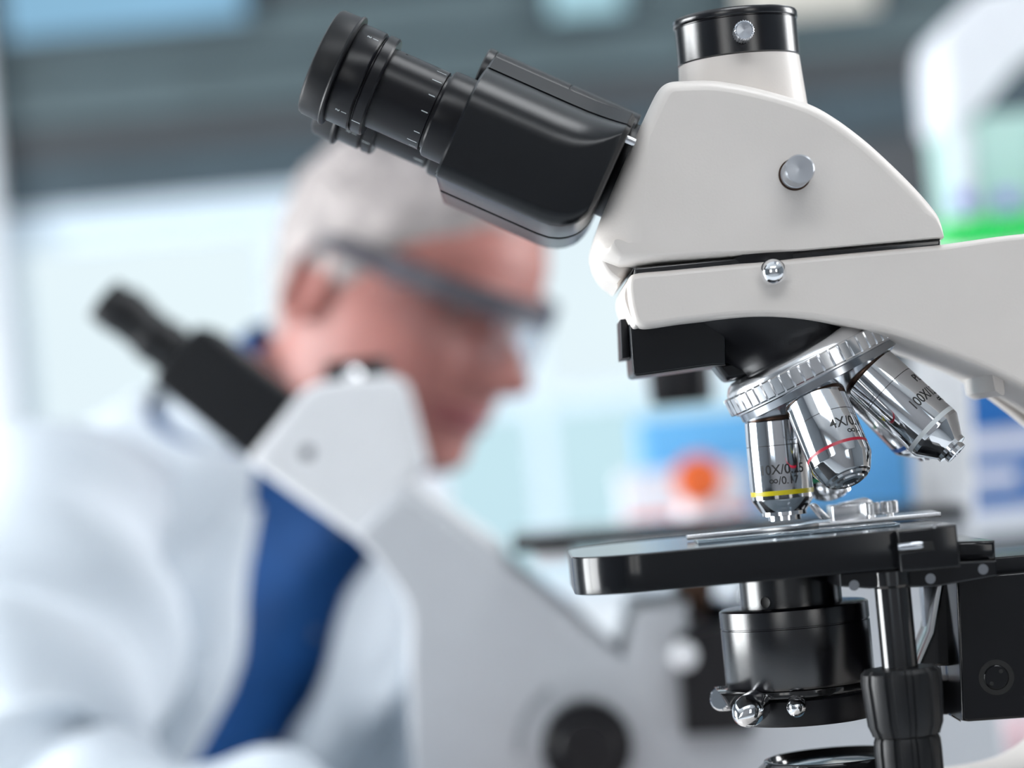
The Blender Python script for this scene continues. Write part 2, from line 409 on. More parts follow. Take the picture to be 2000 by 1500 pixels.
# ------------------------------------------------------------------ bench
M['bench_white'] = principled('bench_laminate', (0.66, 0.69, 0.72), 0.35, var=0.02, vscale=10)
M['bench_side'] = principled('bench_cabinet', (0.55, 0.60, 0.64), 0.5, var=0.02, vscale=10)
bt = thing('lab_bench', 'long white laminate laboratory bench carrying the two microscopes', 'bench', (0.3, 0.2, 0))
abox('worktop', (-1.25, -0.42, BENCH_Z - 0.04), (1.9, 0.735, BENCH_Z), 'bench_white', bt, 0.004)
abox('worktop', (0.28, 0.737, BENCH_Z - 0.04), (1.9, 1.95, BENCH_Z), 'bench_white', bt, 0.004)
abox('cabinet', (0.45, -0.36, 0.0), (1.85, 1.90, BENCH_Z - 0.0405), 'bench_side', bt, 0.004)
for y in (-0.36, 0.64):
    abox('leg', (-1.2, y, 0), (-1.14, y + .06, BENCH_Z - 0.0405), 'bench_side', bt, 0.003)
# ================================================================== foreground microscope
field = W(1592, 1480, 0)
mic = thing('compound_microscope', 'large sharp cream and black compound microscope in the foreground', 'microscope', (field.x, 0, BENCH_Z))
def px_outline(pts, Y, n=6): return smooth_loop([(*XZ(p[0], p[1], Y), *p[2:]) for p in pts], n)
# ---- head housing
WH = 0.043; yref = -WH + 0.006
head_px = [(1284, 178), (1304, 160), (1335, 156), (1400, 156), (1486, 172), (1576, 199), (1632, 229), (1692, 274), (1749, 326), (1797, 375), (1829, 414), (1839, 440), (1841, 467, 1),
           (1560, 492, 1), (1210, 522, 1), (1172, 505), (1162, 478), (1169, 440), (1190, 385), (1222, 310), (1256, 235)]
hp = px_outline(head_px, yref)
_b0, _b1 = XZ(1236, 520, yref), XZ(1841, 467, yref)
def zbase(x): return _b0[1] + (x - _b0[0]) * (_b1[1] - _b0[1]) / (_b1[0] - _b0[0])
def front_r(p):
    xl = XZ(1236, 500, yref)[0]; t = max(0.0, min(1.0, (xl + 0.006 - p.x) / 0.018))
    tb = max(0.0, min(1.0, (p.y - zbase(p.x) - 0.001) / 0.012))
    return 0.0006 + (0.0044 + 0.012 * t) * tb + 0.006 * t * (1 - tb)
obj('head_housing', pillow(B(), hp, -WH, WH, [front_r(p) for p in hp], 0.011, n=8), 'cream', mic, 50)
lip = px_outline([(1170, 440, 1), (1240, 440, 1), (1238, 522, 1), (1206, 562, 1), (1180, 541), (1163, 512), (1158, 478)], -0.028)
obj('head_front_lip', pillow(B(), lip, -0.034, 0.034, 0.003, 0.010, n=6), 'cream', mic, 50)
# ---- photo tube and black port ring
A0 = W(1443, 121, 0); UP = Vector((0, 0, 1))
obj('photo_tube', lathe(B(), mm([(26.0, -30), (25.0, -19), (24.2, -8), (23.7, -0.2), (22, -0.1)]), A0, UP, 96), 'cream', mic)
ring = obj('port_ring', lathe(B(), mm([(20, 0), (23.6, 0), (23.9, 0.4), (23.9, 14.2), (23.4, 14.6), (23.4, 15.0), (24.2, 15.0), (24.4, 15.4), (24.4, 17.4), (24.0, 18.0), (22.0, 18.2), (21.5, 16.5), (1, 16.5)]), A0, UP, 96), 'black_fine', mic)
def knurl(n, depth):
    def f(r, k, h): return r - (depth if (k // 2) % 2 else 0)
    return f
SCR = W(1449, 68, -0.0235)
bm = lathe(B(), mm([(2, 0), (2, 2.5), (3.4, 2.5), (3.9, 3.0), (3.9, 10.5), (3.5, 11.0), (3.2, 11.0), (3.0, 10.6), (0.2, 10.2)]), SCR, (0, -1, 0), 96, lambda r, k, h: r - (0.00025 if (r > 0.0034 and (k // 2) % 2) else 0))
obj('thumb_screw', bm, 'alu', mic, label='small knurled aluminium thumb screw')
# ---- beam path pull pin
PIN = W(1552, 341, -WH)
obj('pin_washer', lathe(B(), mm([(5.9, -0.5), (6.1, 0.3), (5.9, 0.8), (0.2, 0.8)]), PIN, (0, -1, 0), 64), 'brass', mic)
obj('pull_pin', lathe(B(), mm([(5.4, 0.5), (5.5, 1.5), (5.5, 5.0), (5.0, 5.4), (5.0, 6.2), (5.5, 6.6), (5.5, 17.4), (5.1, 18), (4.5, 18), (0.2, 17.6)]), PIN, (0, -1, 0), 64), 'alu', mic, label='turned aluminium pull pin on the head')
# ---- dark dovetail gap between head and arm
gp = [(*XZ(x, y, -0.040), 1) for x, y in ((1240, 522), (1838, 466), (1838, 482), (1236, 540))]
obj('dovetail_gasket', pillow(B(), smooth_loop(gp, 1), -0.0395, 0.0395, [0.001, 0.001, 0.001, 0.001], 0.001, 3), 'black_gloss', mic)
# ---- arm
WA = 0.042; yA = -WA + 0.004
arm_px = [(1240, 535), (1300, 529, 1), (1510, 509, 1), (1842, 478, 1), (2000, 457), (2200, 446), (2400, 475), (2500, 570), (2540, 720), (2560, 1000, 1), (2600, 2000, 1),
          (2330, 2000, 1), (2310, 1250, 1), (2250, 1000), (2130, 850), (2000, 760), (1918, 718), (1836, 686), (1754, 657), (1672, 638), (1570, 622), (1467, 618), (1344, 629), (1262, 640), (1240, 632), (1232, 612), (1226, 580), (1226, 548)]
ap = px_outline(arm_px, yA)
obj('arm', pillow(B(), ap, -WA, WA, 0.0022, 0.0035, n=5), 'cream', mic, 50)
# front cover of the arm: narrower rounded nose between the side walls
nose = px_outline([(1232, 541), (1250, 560), (1250, 640, 1), (1236, 640), (1222, 612), (1214, 585), (1217, 562)], -0.03)
obj('arm_nose', pillow(B(), nose, -0.036, 0.036, 0.006, 0.010, n=6), 'cream', mic, 50)
# inner skirt of the hollow arm on the far side, with its white rib
sk = px_outline([(1700, 640), (1740, 664), (1800, 697), (1860, 732), (1930, 776), (2010, 838), (2120, 930), (2230, 1060, 1), (2330, 1060, 1), (2200, 800), (2000, 650), (1850, 600, 1)], 0.036)
obj('arm_skirt', pillow(B(), sk, 0.030, 0.0425, 0.0015, 0.002, n=3), 'cream', mic, 50)
rb = px_outline([(1906, 716, 1), (1931, 733, 1), (1934, 775), (1915, 768, 1)], 0.0)
obj('arm_rib', pillow(B(), rb, -0.030, 0.032, 0.0005, 0.001, n=2), 'cream', mic)
# ---- chrome clamp screw dome
CS = W(1508, 533, -WA)
obj('clamp_screw', lathe(B(), mm([(3.0, -2), (3.0, 1.0), (4.3, 1.4), (4.9, 2.8), (5.0, 4.2), (4.7, 6.0), (3.8, 7.6), (2.4, 8.7), (0.8, 9.2), (0.05, 9.25)]), CS, (0, -1, 0), 64), 'chrome', mic, label='domed chrome clamp screw')
# ---- nosepiece mount (black)
mb = px_outline([(1230, 625, 1), (1420, 612, 1), (1420, 712, 1), (1392, 713, 1), (1250, 733), (1240, 731), (1237, 720)], -0.030)
obj('filter_slot_box', pillow(B(), mb, -0.025, 0.025, 0.0012, 0.0015, n=3), 'charcoal', mic)
pl = px_outline([(1211, 625, 1), (1226, 623, 1), (1230, 699, 1), (1214, 701, 1)], -0.012)
obj('slot_plate', pillow(B(), pl, -0.016, 0.020, 0.0006, 0.0008, n=2), 'black_satin', mic)
TILT = math.radians(22.0); ALPHA = math.radians(22.0)
AX = Vector((math.sin(TILT), 0, -math.cos(TILT)))          # nosepiece axis, pointing down to the rear
E = Vector((math.cos(TILT), 0, math.sin(TILT)))            # rearwards in the plane of the ring
TC = W(1611, 770, 0); RC = 0.0218                           # centre of the objective shoulders
obj('nosepiece_cone', lathe(B(), mm([(41, -62), (40, -46), (36, -36), (29, -24), (27, -20.5), (24, -20)]), TC, AX, 96), 'black_satin', mic)
hang = px_outline([(1388, 712, 1), (1455, 700, 1), (1470, 735, 1), (1420, 746), (1405, 735)], 0.0)
obj('mount_lug', pillow(B(), hang, -0.012, 0.012, 0.002, 0.004, n=4), 'charcoal', mic)
# ---- revolving nosepiece
tur = obj('nosepiece_turret', lathe(B(), mm([(22, -21), (30.5, -20.4), (32.5, -19.2), (34.2, -16.8), (34.6, -15.2), (34.6, -8), (33.4, -7.5), (20, -7.4)]), TC, AX, 128), 'nickel', mic)
obj('objective_plate', lathe(B(), mm([(20, -7.6), (33.4, -7.6), (33.4, -4.8), (32.6, -4.3), (22, 0.2), (10, 4.8), (0.1, 8.8)]), TC, AX, 128), 'dark_chrome', tur)
NT = 54
def teeth(r, k, h): return r - (0.0006 if k % 8 == 0 else 0)
obj('knurled_ring', lathe(B(), mm([(34.0, -15.9), (36.0, -15.6), (36.4, -15.1), (36.4, -9.2), (36.0, -8.7), (34.0, -8.4)]), TC, AX, NT * 8, lambda r, k, h: teeth(r, k, h) if r > 0.035 else r), 'nickel', tur)
# ---- objectives
def objective(label, phi, prof, grooves, bands, texts, collar=None):
    ph = math.radians(phi)
    rad = E * math.cos(ph) + Vector((0, 1, 0)) * math.sin(ph)
    S = TC + rad * RC; a = (AX * math.cos(ALPHA) + rad * math.sin(ALPHA)).normalized()
    a, e0, t = frame_from(a)
    if t.x < 0: t = -t
    o = obj('objective', lathe(B(), mm(prof), S, a, 96), 'chrome', mic, 30, label=label)
    obj('seat_ring', lathe(B(), mm([(10, -1.0), (11.95, -1.0), (11.95, -0.1), (11.5, 0.05), (10, 0.05)]), S, a, 64), 'brass', o)
    for h, r in grooves: obj('groove', lathe(B(), mm([(r - .3, h), (r + .02, h), (r + .02, h + .25), (r - .3, h + .25)]), S, a, 96), 'print_black', o)
    for h0, h1, r, m in bands: obj('colour_band', lathe(B(), mm([(r - .3, h0), (r + .05, h0), (r + .05, h1), (r - .3, h1)]), S, a, 96), m, o)
    for s, hgt, h, x0, wd, m in texts:
        bm = B(); wrap_text(bm, s, hgt / 1000, S, a, e0, t, (prof[3][0] + 0.06) / 1000, h / 1000, None if x0 is None else x0 / 1000, None if wd is None else wd / 1000)
        me = bpy.data.meshes.new('lettering'); bm.to_mesh(me); bm.free(); obj_me('lettering', me, m, o)
    tipr, tiph = prof[-2][0], prof[-2][1]
    obj('front_lens', lathe(B(), mm([(0.1, tiph - 1.0), (tipr * .8, tiph - 0.9), (tipr * .8, tiph - .4), (tipr * .4, tiph - 0.15), (0.05, tiph - 0.1)]), S, a, 32), 'lens_dark', o)
    return o
P10 = [(10, 0), (11.7, 0.1), (12.0, 0.5), (12.2, 8), (12.2, 30.5), (12.0, 31.2), (9.0, 35.6), (8.7, 35.8), (8.7, 37.2), (6.4, 37.4), (6.4, 39.2), (3.6, 39.4), (3.4, 38.4)]
objective('chrome objective with a yellow band marked 10X/0.25', 180, P10, [(9.8, 12.2)], [(27.4, 29.2, 12.2, 'yellow')],
          [('10X/0.25', 3.7, 21.0, None, 17.4, 'print_black'), ('∞/0.17', 3.0, 25.0, None, 11.8, 'print_black')])
P4 = [(10, 0), (11.6, 0.1), (11.9, 0.5), (12.1, 8), (12.1, 26.6), (11.9, 27.2), (9.4, 32.6), (9.0, 33.2), (8.0, 33.5), (7.6, 34.4), (6.0, 34.7), (5.6, 35.3), (3.6, 35.5), (3.2, 34.4)]
objective('chrome objective with a red band marked 4X', 252, P4, [(9.4, 12.1)], [(22.4, 23.6, 12.1, 'red')],
          [('4X/0.1', 4.0, 17.2, -0.2, 13.6, 'print_black'), ('∞/-', 2.8, 20.6, 5.6, 6.4, 'print_black')])
P100 = [(9, 0), (11.2, 0.1), (11.5, 0.5), (11.6, 9), (11.6, 34.6), (11.4, 35.2), (7.0, 41.5), (6.6, 42), (6.6, 43.6), (4.6, 44.2), (4.6, 45.8), (2.4, 46), (2.2, 45.4)]
objective('chrome objective with a white band marked 100X', 324, P100, [(10.2, 11.6)], [(31.6, 33.4, 11.6, 'white_en')],
          [('100X/1.25', 4.2, 24.4, 0.6, 17.5, 'print_black'), ('PL', 3.4, 16.6, 10.5, None, 'print_black'), ('∞/0.17', 3.0, 28.2, 11.2, 10, 'print_black')])
P40 = [(10, 0), (11.6, 0.1), (11.9, 0.5), (12.0, 9), (12.0, 33.6), (11.8, 34.2), (7.6, 40.5), (7.0, 41), (7.0, 42.6), (4.6, 43.0), (4.6, 44.4), (2.6, 44.6), (2.4, 43.8)]
objective('chrome objective with a blue band at the rear', 36, P40, [(9.8, 12.0)], [(30.6, 32.4, 12.0, 'blue_en')], [])
P20 = [(10, 0), (11.6, 0.1), (11.9, 0.5), (12.0, 9), (12.0, 31.6), (11.8, 32.2), (8.4, 38.0), (8.0, 38.4), (8.0, 40.0), (5.6, 40.3), (5.6, 41.6), (3.0, 41.8), (2.8, 40.8)]
objective('chrome objective with a green band on the far side', 108, P20, [(9.8, 12.0)], [(28.0, 29.8, 12.0, 'green_en')], [])
# ---- binocular tube
TU = math.radians(24.0)
Ud = (IRT * math.cos(TU) - IUP * math.sin(TU)); Ud.y = 0; Ud.normalize()     # along the tubes, towards the head
Vd = Vector((-Ud.z, 0, Ud.x)); Vd = Vd if Vd.z > 0 else -Vd
YT = -0.031
PX = 0.969 / 5000 * 1000                                                       # mm per photo pixel at the near tube
P0 = W(799.5, 196, YT)
def tubepoint(s, v, y): return P0 + Ud * (s * PX / 1000) + Vd * (v * PX / 1000) + Vector((0, y - YT, 0))
def eyepiece(y, label):
    O = tubepoint(0, 0, y); k = PX
    bar = obj('eyepiece', lathe(B(), mm([(15.0, -62 * k), (15.85, -61 * k), (15.85, 53.5 * k), (15.5, 54.5 * k), (14.6, 55 * k), (14.6, 64 * k), (10, 64 * k)]), O, Ud, 96), 'black_tube', mic, 30, label=label)
    obj('eyecup', lathe(B(), mm([(13, -150 * k), (13.5, -186 * k), (17.6, -192 * k), (19.6, -192.5 * k), (20.6, -190 * k), (21.2, -184 * k), (21.4, -147 * k), (21.9, -146 * k), (22.2, -143.5 * k), (21.9, -140 * k), (21.0, -138.5 * k), (18, -138 * k)]), O, Ud, 96), 'black_rubber', bar)
    obj('eye_lens', lathe(B(), mm([(13.2, -160 * k), (11, -162 * k), (6, -164 * k), (0.1, -165 * k)]), O, Ud, 64), 'lens_dark', bar)
    ring = obj('dioptre_ring', lathe(B(), mm([(17, -138 * k), (19.6, -138 * k), (19.7, -137 * k), (19.7, -91 * k), (19.1, -87.5 * k), (17.6, -87 * k), (17.6, -83 * k), (14, -83 * k)]), O, Ud, 96), 'black_tube', bar)
    obj('index_ring', lathe(B(), mm([(15, -84 * k), (18.9, -84 * k), (19.7, -81 * k), (19.7, -63 * k), (19.1, -59.5 * k), (15, -59 * k)]), O, Ud, 96), 'black_tube', bar)
    obj('tube_collar', lathe(B(), mm([(14, 60 * k), (16.2, 60 * k), (17.2, 64 * k), (17.4, 70 * k), (17.4, 100 * k), (17.4, 116 * k), (12, 116 * k)]), O, Ud, 96), 'black_tube', bar)
    a, e0, t = frame_from(Ud)
    if t.z < 0: t = -t
    def tick(h0, h1, ang, r, wdt=0.30):
        bm = B(); q = []
        for h, d in ((h0, -1), (h1, -1), (h1, 1), (h0, 1)):
            th = math.radians(ang) + d * wdt / 2 / r
            q.append(bm.verts.new(O + a * (h * k / 1000) + (r + 0.05) / 1000 * (math.cos(th) * e0 + math.sin(th) * t)))
        bm.faces.new(q); return bm
    for ang, L in ((76, 16), (58, 20), (36, 20), (12, 13), (-12, 13), (-44, 12), (-64, 20), (-80, 14)):
        obj('scale_mark', tick(50 - L, 50, ang, 15.85), 'print_white', bar)
    for ang in (46, -52):
        obj('scale_mark', tick(-106, -95, ang, 19.7, 0.25), 'print_white', ring)
        bm = B(); th = math.radians(ang); R_ = 0.01976
        tb = text_verts('5', 1.0); bmesh.ops.triangulate(tb, faces=tb.faces); mp = {}
        for v in tb.verts:
            q = th - (v.co.x - 0.25) * 0.0022 / R_
            mp[v] = bm.verts.new(O + a * ((-110 * k) / 1000 - v.co.y * 0.0022) + R_ * (math.cos(q) * e0 + math.sin(q) * t))
        for f in tb.faces: bm.faces.new([mp[v] for v in f.verts])
        tb.free(); me = bpy.data.meshes.new('numeral'); bm.to_mesh(me); bm.free(); obj_me('numeral', me, 'print_white', ring)
    obj('scale_mark', tick(-82, -64, -58, 19.75, 0.25), 'print_white', bar)
    obj('set_hole', lathe(B(), mm([(0.05, 0), (0.5, 0), (0.5, .1), (0.05, .1)]), O + a * (-38 * k / 1000) + 0.01586 * (math.cos(math.radians(70)) * e0 + math.sin(math.radians(70)) * t), math.cos(math.radians(70)) * e0 + math.sin(math.radians(70)) * t, 16), 'hole', bar)
eyepiece(-0.031, 'near black eyepiece with white scale marks'); eyepiece(0.031, 'far black eyepiece below the near one')
def prism_box(sgn, label):
    secs = []
    yo = 0.0555; yi = 0.004                                # outer and inner distance from the hinge plane
    S_ = [112, 114, 118, 130, 180, 240, 290, 330, 355, 375, 390, 402, 410, 416, 419, 420]
    for s in S_:
        vmin = -124
        if s > 330:
            u = (s - 330) / 90; vmin = -124 + 78 * (1 - math.sqrt(max(0, 1 - u ** 2.2)))
        e = 0.0 if 118 <= s <= 410 else (1.5 if s in (114, 416) else 4.0 if s in (112, 420) else 2.4)
        v0 = vmin * PX / 1000 + e / 4000; loop = []
        # rear fading of the round shoulder into the flat end
        k = min(1.0, max(0.0, (s - 300) / 110.0)); k = k * k
        vs_ = (18 + 75 * k) * PX / 1000; vt = 118 * PX / 1000; vtop = 150 * PX / 1000
        dep = 0.021 * (1 - 0.55 * k)
        loop.append((yi, v0)); loop.append((yo - 0.006, v0))
        for a in (20, 45, 70, 90): loop.append((yo - 0.006 + 0.006 * math.sin(math.radians(a)) - e / 1000, v0 + 0.006 * (1 - math.cos(math.radians(a)))))
        for a in range(0, 91, 10):
            ra = math.radians(a) * 0.74
            loop.append((yo - e / 1000 - dep * (1 - math.cos(ra)) / (1 - math.cos(math.pi / 2 * 0.74)), vs_ + (vt - vs_) * math.sin(ra) / math.sin(math.pi / 2 * 0.74)))
        yb = yo - e / 1000 - dep
        loop.append((yb - 0.0006, vt + 0.0002)); loop.append((yb - 0.0004, vt + 0.0006)); loop.append((yb - 0.008, vtop - e / 2000)); loop.append((yi, vtop - e / 2000))
        secs.append([P0 + Ud * (s * PX / 1000) + Vd * v + Vector((0, -YT + sgn * y, 0)) for y, v in loop])
    bm = B(); grid_faces(bm, secs)
    return obj('prism_box', bm, 'charcoal', mic, 28, label=label)
pb = prism_box(-1, 'near black prism box of the binocular tube'); prism_box(1, 'far black prism box of the binocular tube')
def strip(sgn):
    bm = B(); yb = 0.0555 - 0.021
    pts = [tubepoint(s, v, sgn * y) for s, v, y in ((103, 112, yb), (103, 112, 0.008), (103, 142, 0.008), (103, 142, yb - 0.008))]
    return bm
hc = lathe(B(), mm([(2, 92 * PX), (11.8, 92 * PX), (12.4, 95 * PX), (12.4, 109 * PX), (11.5, 110 * PX), (11.5, 112 * PX), (12.2, 112.5 * PX), (12.2, 272 * PX), (11.4, 273 * PX), (11.4, 275 * PX), (12.2, 276 * PX), (12.2, 424 * PX), (11.8, 426 * PX), (3, 426 * PX)]), tubepoint(0, 118, 0), Ud, 64)
obj('hinge_barrel', hc, 'charcoal', mic, label='split hinge barrel above the prism boxes')
obj('hinge_plate', lathe(B(), mm([(10, 414 * PX), (19, 414 * PX), (19.5, 418 * PX), (19.5, 438 * PX), (10, 440 * PX)]), tubepoint(0, 60, 0), Ud, 64), 'black_satin', mic)
obj('stop_pin', lathe(B(), mm([(0.2, 412 * PX), (1.6, 412 * PX), (1.6, 440 * PX), (0.2, 440 * PX)]), tubepoint(0, 100, -0.036), Ud, 24), 'nickel', mic)
# ---- stage
YS = 0.066; zs_top = W(1447, 1063, -YS).z; zs_bot = zs_top - 0.0142
xL = W(1112, 1083, 0).x; xR = W(1868, 1035, -YS).x
r_ = 0.030
plan = []
for cx, cy, a0 in ((xL + r_, -YS + r_, 180), (xR - 0.003, -YS + 0.003, 270), (xR - 0.003, YS - 0.003, 0), (xL + r_, YS - r_, 90)):
    rr = r_ if a0 in (180, 90) else 0.003
    nn = 14 if rr > 0.01 else 3
    for k in range(nn + 1):
        th = math.radians(a0 + 90 * k / nn); plan.append((cx + rr * math.cos(th), cy + rr * math.sin(th)))
ZF = (Vector((0, 0, 0)), Vector((1, 0, 0)), Vector((0, 1, 0)), Vector((0, 0, 1)))
stg = obj('stage_plate', pillow(B(), plan, zs_bot, zs_top, 0.0006, 0.0006, 3, ZF), 'stage_black', mic, 30)
def X_(px, py, Y): return W(px, py, Y).x
# slide holder: flat bar, fixed arm, sprung finger, two knurled screws
def plan_poly(pts, z0, z1, mat, name, parent, bev=0.0003, label=None):
    return obj(name, pillow(B(), [Vector(p) for p in pts], z0, z1, bev, bev, 2, ZF), mat, parent, 30, label=label)
hx0 = X_(1340, 1050, 0.012)
sh = plan_poly([(hx0, 0.006), (hx0 + 0.022, 0.002), (X_(1560, 1040, .01), 0.004), (X_(1600, 1030, .01), 0.010), (X_(1830, 1010, .01), 0.000), (X_(1830, 1010, .02), 0.030), (X_(1600, 1030, .02), 0.034), (X_(1560, 1030, .02), 0.016), (hx0 + 0.02, 0.011), (hx0, 0.010)],
               zs_top + 0.0006, zs_top + 0.0026, 'nickel', 'slide_holder', mic, label='flat nickel slide holder on the stage')
fx = X_(1580, 985, 0.0)
fg = B(); pillow(fg, smooth_loop([(*XZ(1583, 986, 0.0), 1), (*XZ(1592, 983, 0.0), 1), (*XZ(1622, 1012, 0.0), 1), (*XZ(1606, 1014, 0.0), 1)], 1), -0.004, 0.010, 0.0003, 0.0004, 2)
obj('clip_finger', fg, 'nickel', sh)
bb = W(1660, 996, 0.022)
abox('holder_block', (X_(1622, 996, .022), 0.016, zs_top + 0.0022), (X_(1697, 996, .022), 0.034, zs_top + 0.0085), 'nickel', sh, 0.0006)
tipb = B(); pillow(tipb, smooth_loop([(*XZ(1640, 984, .02), 1), (*XZ(1692, 972, .02), 1), (*XZ(1704, 979, .02), 1), (*XZ(1690, 985, .02), 1)], 1), 0.016, 0.030, 0.0003, 0.0004, 2)
obj('clip_lever', tipb, 'nickel', sh)
for px in (1702, 1738):
    c = W(px, 1000, 0.012)
    obj('holder_screw', lathe(B(), mm([(1.4, 0), (1.4, 1.2), (3.2, 1.2), (3.5, 1.6), (3.5, 5.6), (3.2, 6.0), (0.2, 6.0)]), Vector((c.x, 0.012, zs_top + 0.0025)), UP, 96, lambda r, k, h: r - (0.0003 if (r > 0.0031 and (k // 3) % 2) else 0)), 'nickel', sh)
# drive block at the rear of the stage
yb0, yb1 = -0.072, -0.030
blk = smooth_loop([(*XZ(x, y, yb0), 1) for x, y in ((1752, 1038), (1868, 1024), (1877, 1108), (1760, 1118))], 1)
dr = obj('drive_block', pillow(B(), blk, yb0, yb1, 0.0008, 0.001, 3), 'stage_black', mic)
sl = smooth_loop([(*XZ(x, y, yb0), 1) for x, y in ((1754, 1062), (1822, 1057), (1826, 1074), (1758, 1082))], 1)
obj('guide_slot', pillow(B(), sl, yb0 - 0.0002, yb0 + 0.002, 0.0003, 0.0001, 2), 'hole', dr)
c = W(1776, 1067, yb0 - 0.001)
obj('guide_rail', lathe(B(), mm([(0.2, 0), (1.2, 0), (1.5, 1), (1.5, 8), (1.2, 9), (0.2, 9)]), c + Vector((-0.004, 0.0008, 0)), (1, 0, 0.0), 24), 'dark_chrome', dr)
c = W(1824, 1027, yb0)
obj('block_screw', lathe(B(), mm([(0.2, 0), (0.9, 0), (0.9, .6), (0.2, .6)]), c, (0, -1, 0), 24), 'nickel', dr)
und = smooth_loop([(*XZ(x, y, -0.062), 1) for x, y in ((1640, 1120), (1870, 1098), (1946, 1095), (1948, 1125), (1830, 1146), (1700, 1150), (1642, 1146))], 1)
obj('carriage_plate', pillow(B(), und, -0.062, 0.0, 0.0006, 0.0008, 2), 'stage_black', mic)
rb2 = smooth_loop([(*XZ(x, y, -0.050), 1) for x, y in ((1866, 1058), (1944, 1056), (1946, 1094), (1868, 1096))], 1)
obj('rear_guide', pillow(B(), rb2, -0.050, 0.030, 0.0015, 0.002, 3), 'stage_black', mic)
for px, py in ((1817, 1130), (1920, 1112), (1668, 1143)):
    c = W(px, py, -0.0622)
    obj('carriage_screw', lathe(B(), mm([(0.2, 0), (2.0, 0), (1.9, .3), (0.2, .3)]), c, (0, -1, 0), 24), 'dark_chrome', mic)
# X-Y drive shaft with two fluted knobs
RX, RY = W(1748, 1200, -0.058), -0.058
zr0 = W(1740, 1126, RY).z
RO = Vector((RX.x, RY, zr0))
sh_top = 0.0
obj('drive_shaft', lathe(B(), mm([(0.2, 2), (7.4, 2), (7.4, -3), (6.6, -4), (6.6, -40), (0.2, -40)]), RO, UP, 64), 'black_gloss', mic)
def flute(n, d):
    def f(r, k, h): return r - (d if (k % 6) in (0, 1) else 0)
    return f
obj('drive_knob', lathe(B(), mm([(4, -33.5), (13.2, -33.6), (14.6, -35), (14.9, -38), (13.8, -54), (12.6, -57), (12.3, -58), (4, -58)]), RO, UP, 144, lambda r, k, h: r - (0.0009 if (k % 12) in (0, 1, 2, 3) and r > 0.011 else 0)), 'black_rubber', mic, label='upper fluted stage drive knob')
obj('drive_knob', lathe(B(), mm([(4, -58), (11.6, -58.4), (12.2, -60), (12.4, -64), (12.0, -86), (11.0, -88), (4, -88)]), RO, UP, 144, lambda r, k, h: r - (0.0009 if (k % 12) in (0, 1, 2, 3) and r > 0.01 else 0)), 'black_rubber', mic, label='lower fluted stage drive knob')
# ---- condenser
CC = W(1545, 1165, 0)
CX = Vector((CC.x, 0, 0))
def zc(py): return W(1545, py, 0).z
cz = zc(1183)
co = obj('condenser_neck', lathe(B(), mm([(10, -3), (19.6, -3), (19.7, 0), (19.7, 16), (18, 17.5), (4, 17.5)]), Vector((CC.x, 0, cz)), UP, 96), 'black_fine', mic)
th = math.radians(-30)
hd = Vector((math.sin(math.radians(-36)), -math.cos(math.radians(-36)), 0))
obj('neck_hole', lathe(B(), mm([(0.1, 0), (1.7, 0), (2.1, .2), (2.1, -.4)]), Vector((CC.x, 0, cz + 0.0032)) + hd * 0.0197, hd, 32), 'hole', co)
obj('condenser_body', lathe(B(), mm([(12, 0.5), (27.8, 0.4), (28.9, -0.2), (29.0, -0.8), (29.0, -6.4), (28.6, -6.6), (28.6, -7.0), (29.0, -7.2), (29.0, -29), (28.2, -30.2), (12, -30.4)]), Vector((CC.x + 0.0005, 0, cz)), UP, 128), 'black_fine', mic)
# diaphragm plate, filter carrier and chrome levers
zp = cz - 0.0305
dp = []
for k in range(40):
    th = 2 * math.pi * k / 40; rr = 0.0275
    dp.append((CC.x + rr * math.cos(th) * (1.06 if math.cos(th) < 0 else 1), rr * math.sin(th)))
plan_poly(dp, zp - 0.0028, zp, 'black_gloss', 'diaphragm_plate', mic, 0.0004)
fc = obj('filter_carrier', lathe(B(), mm([(10, 0), (25.2, 0), (26.2, -0.8), (26.2, -9), (25.4, -10.4), (10, -10.8)]), Vector((CC.x + 0.003, 0, zp - 0.0035)), UP, 96), 'black_satin', mic)
wing = smooth_loop([(*XZ(x, y, -0.012), 1) for x, y in ((1404, 1352), (1530, 1346), (1530, 1362), (1450, 1366), (1424, 1384), (1414, 1366))], 1)
obj('carrier_wing', pillow(B(), wing, -0.020, 0.012, 0.0008, 0.001, 2), 'black_gloss', fc)
c = W(1402, 1366, 0.010)
obj('centring_screw', lathe(B(), mm([(0.2, 0), (4.2, 0), (4.8, .6), (4.8, 6), (4.2, 6.6), (0.2, 6.6)]), c + Vector((0.004, 0, 0)), (-0.55, -0.8, 0.1), 64, lambda r, k, h: r - (0.0003 if (r > 0.0041 and k % 2) else 0)), 'chrome', fc, label='bright knurled centring screw at the front')
d = Vector((-0.62, -0.74, -0.28)).normalized(); c = W(1470, 1382, -0.024)
obj('iris_lever', lathe(B(), mm([(1.5, -6), (4.6, -5), (6.0, -3), (6.2, 3.4), (5.6, 6.0), (4.0, 8.4), (1.8, 10.2), (0.1, 11)]), c, d, 48), 'chrome', fc, label='pointed chrome iris lever')
c = W(1556, 1379, -0.0262)
obj('centring_knob', lathe(B(), mm([(1.5, -1), (2.6, 0.2), (3.6, 1), (4.0, 3), (3.8, 5.4), (2.8, 7.4), (1.4, 8.6), (0.1, 9)]), c, (-0.1, -1, 0), 48), 'chrome', fc, label='small chrome ball knob')
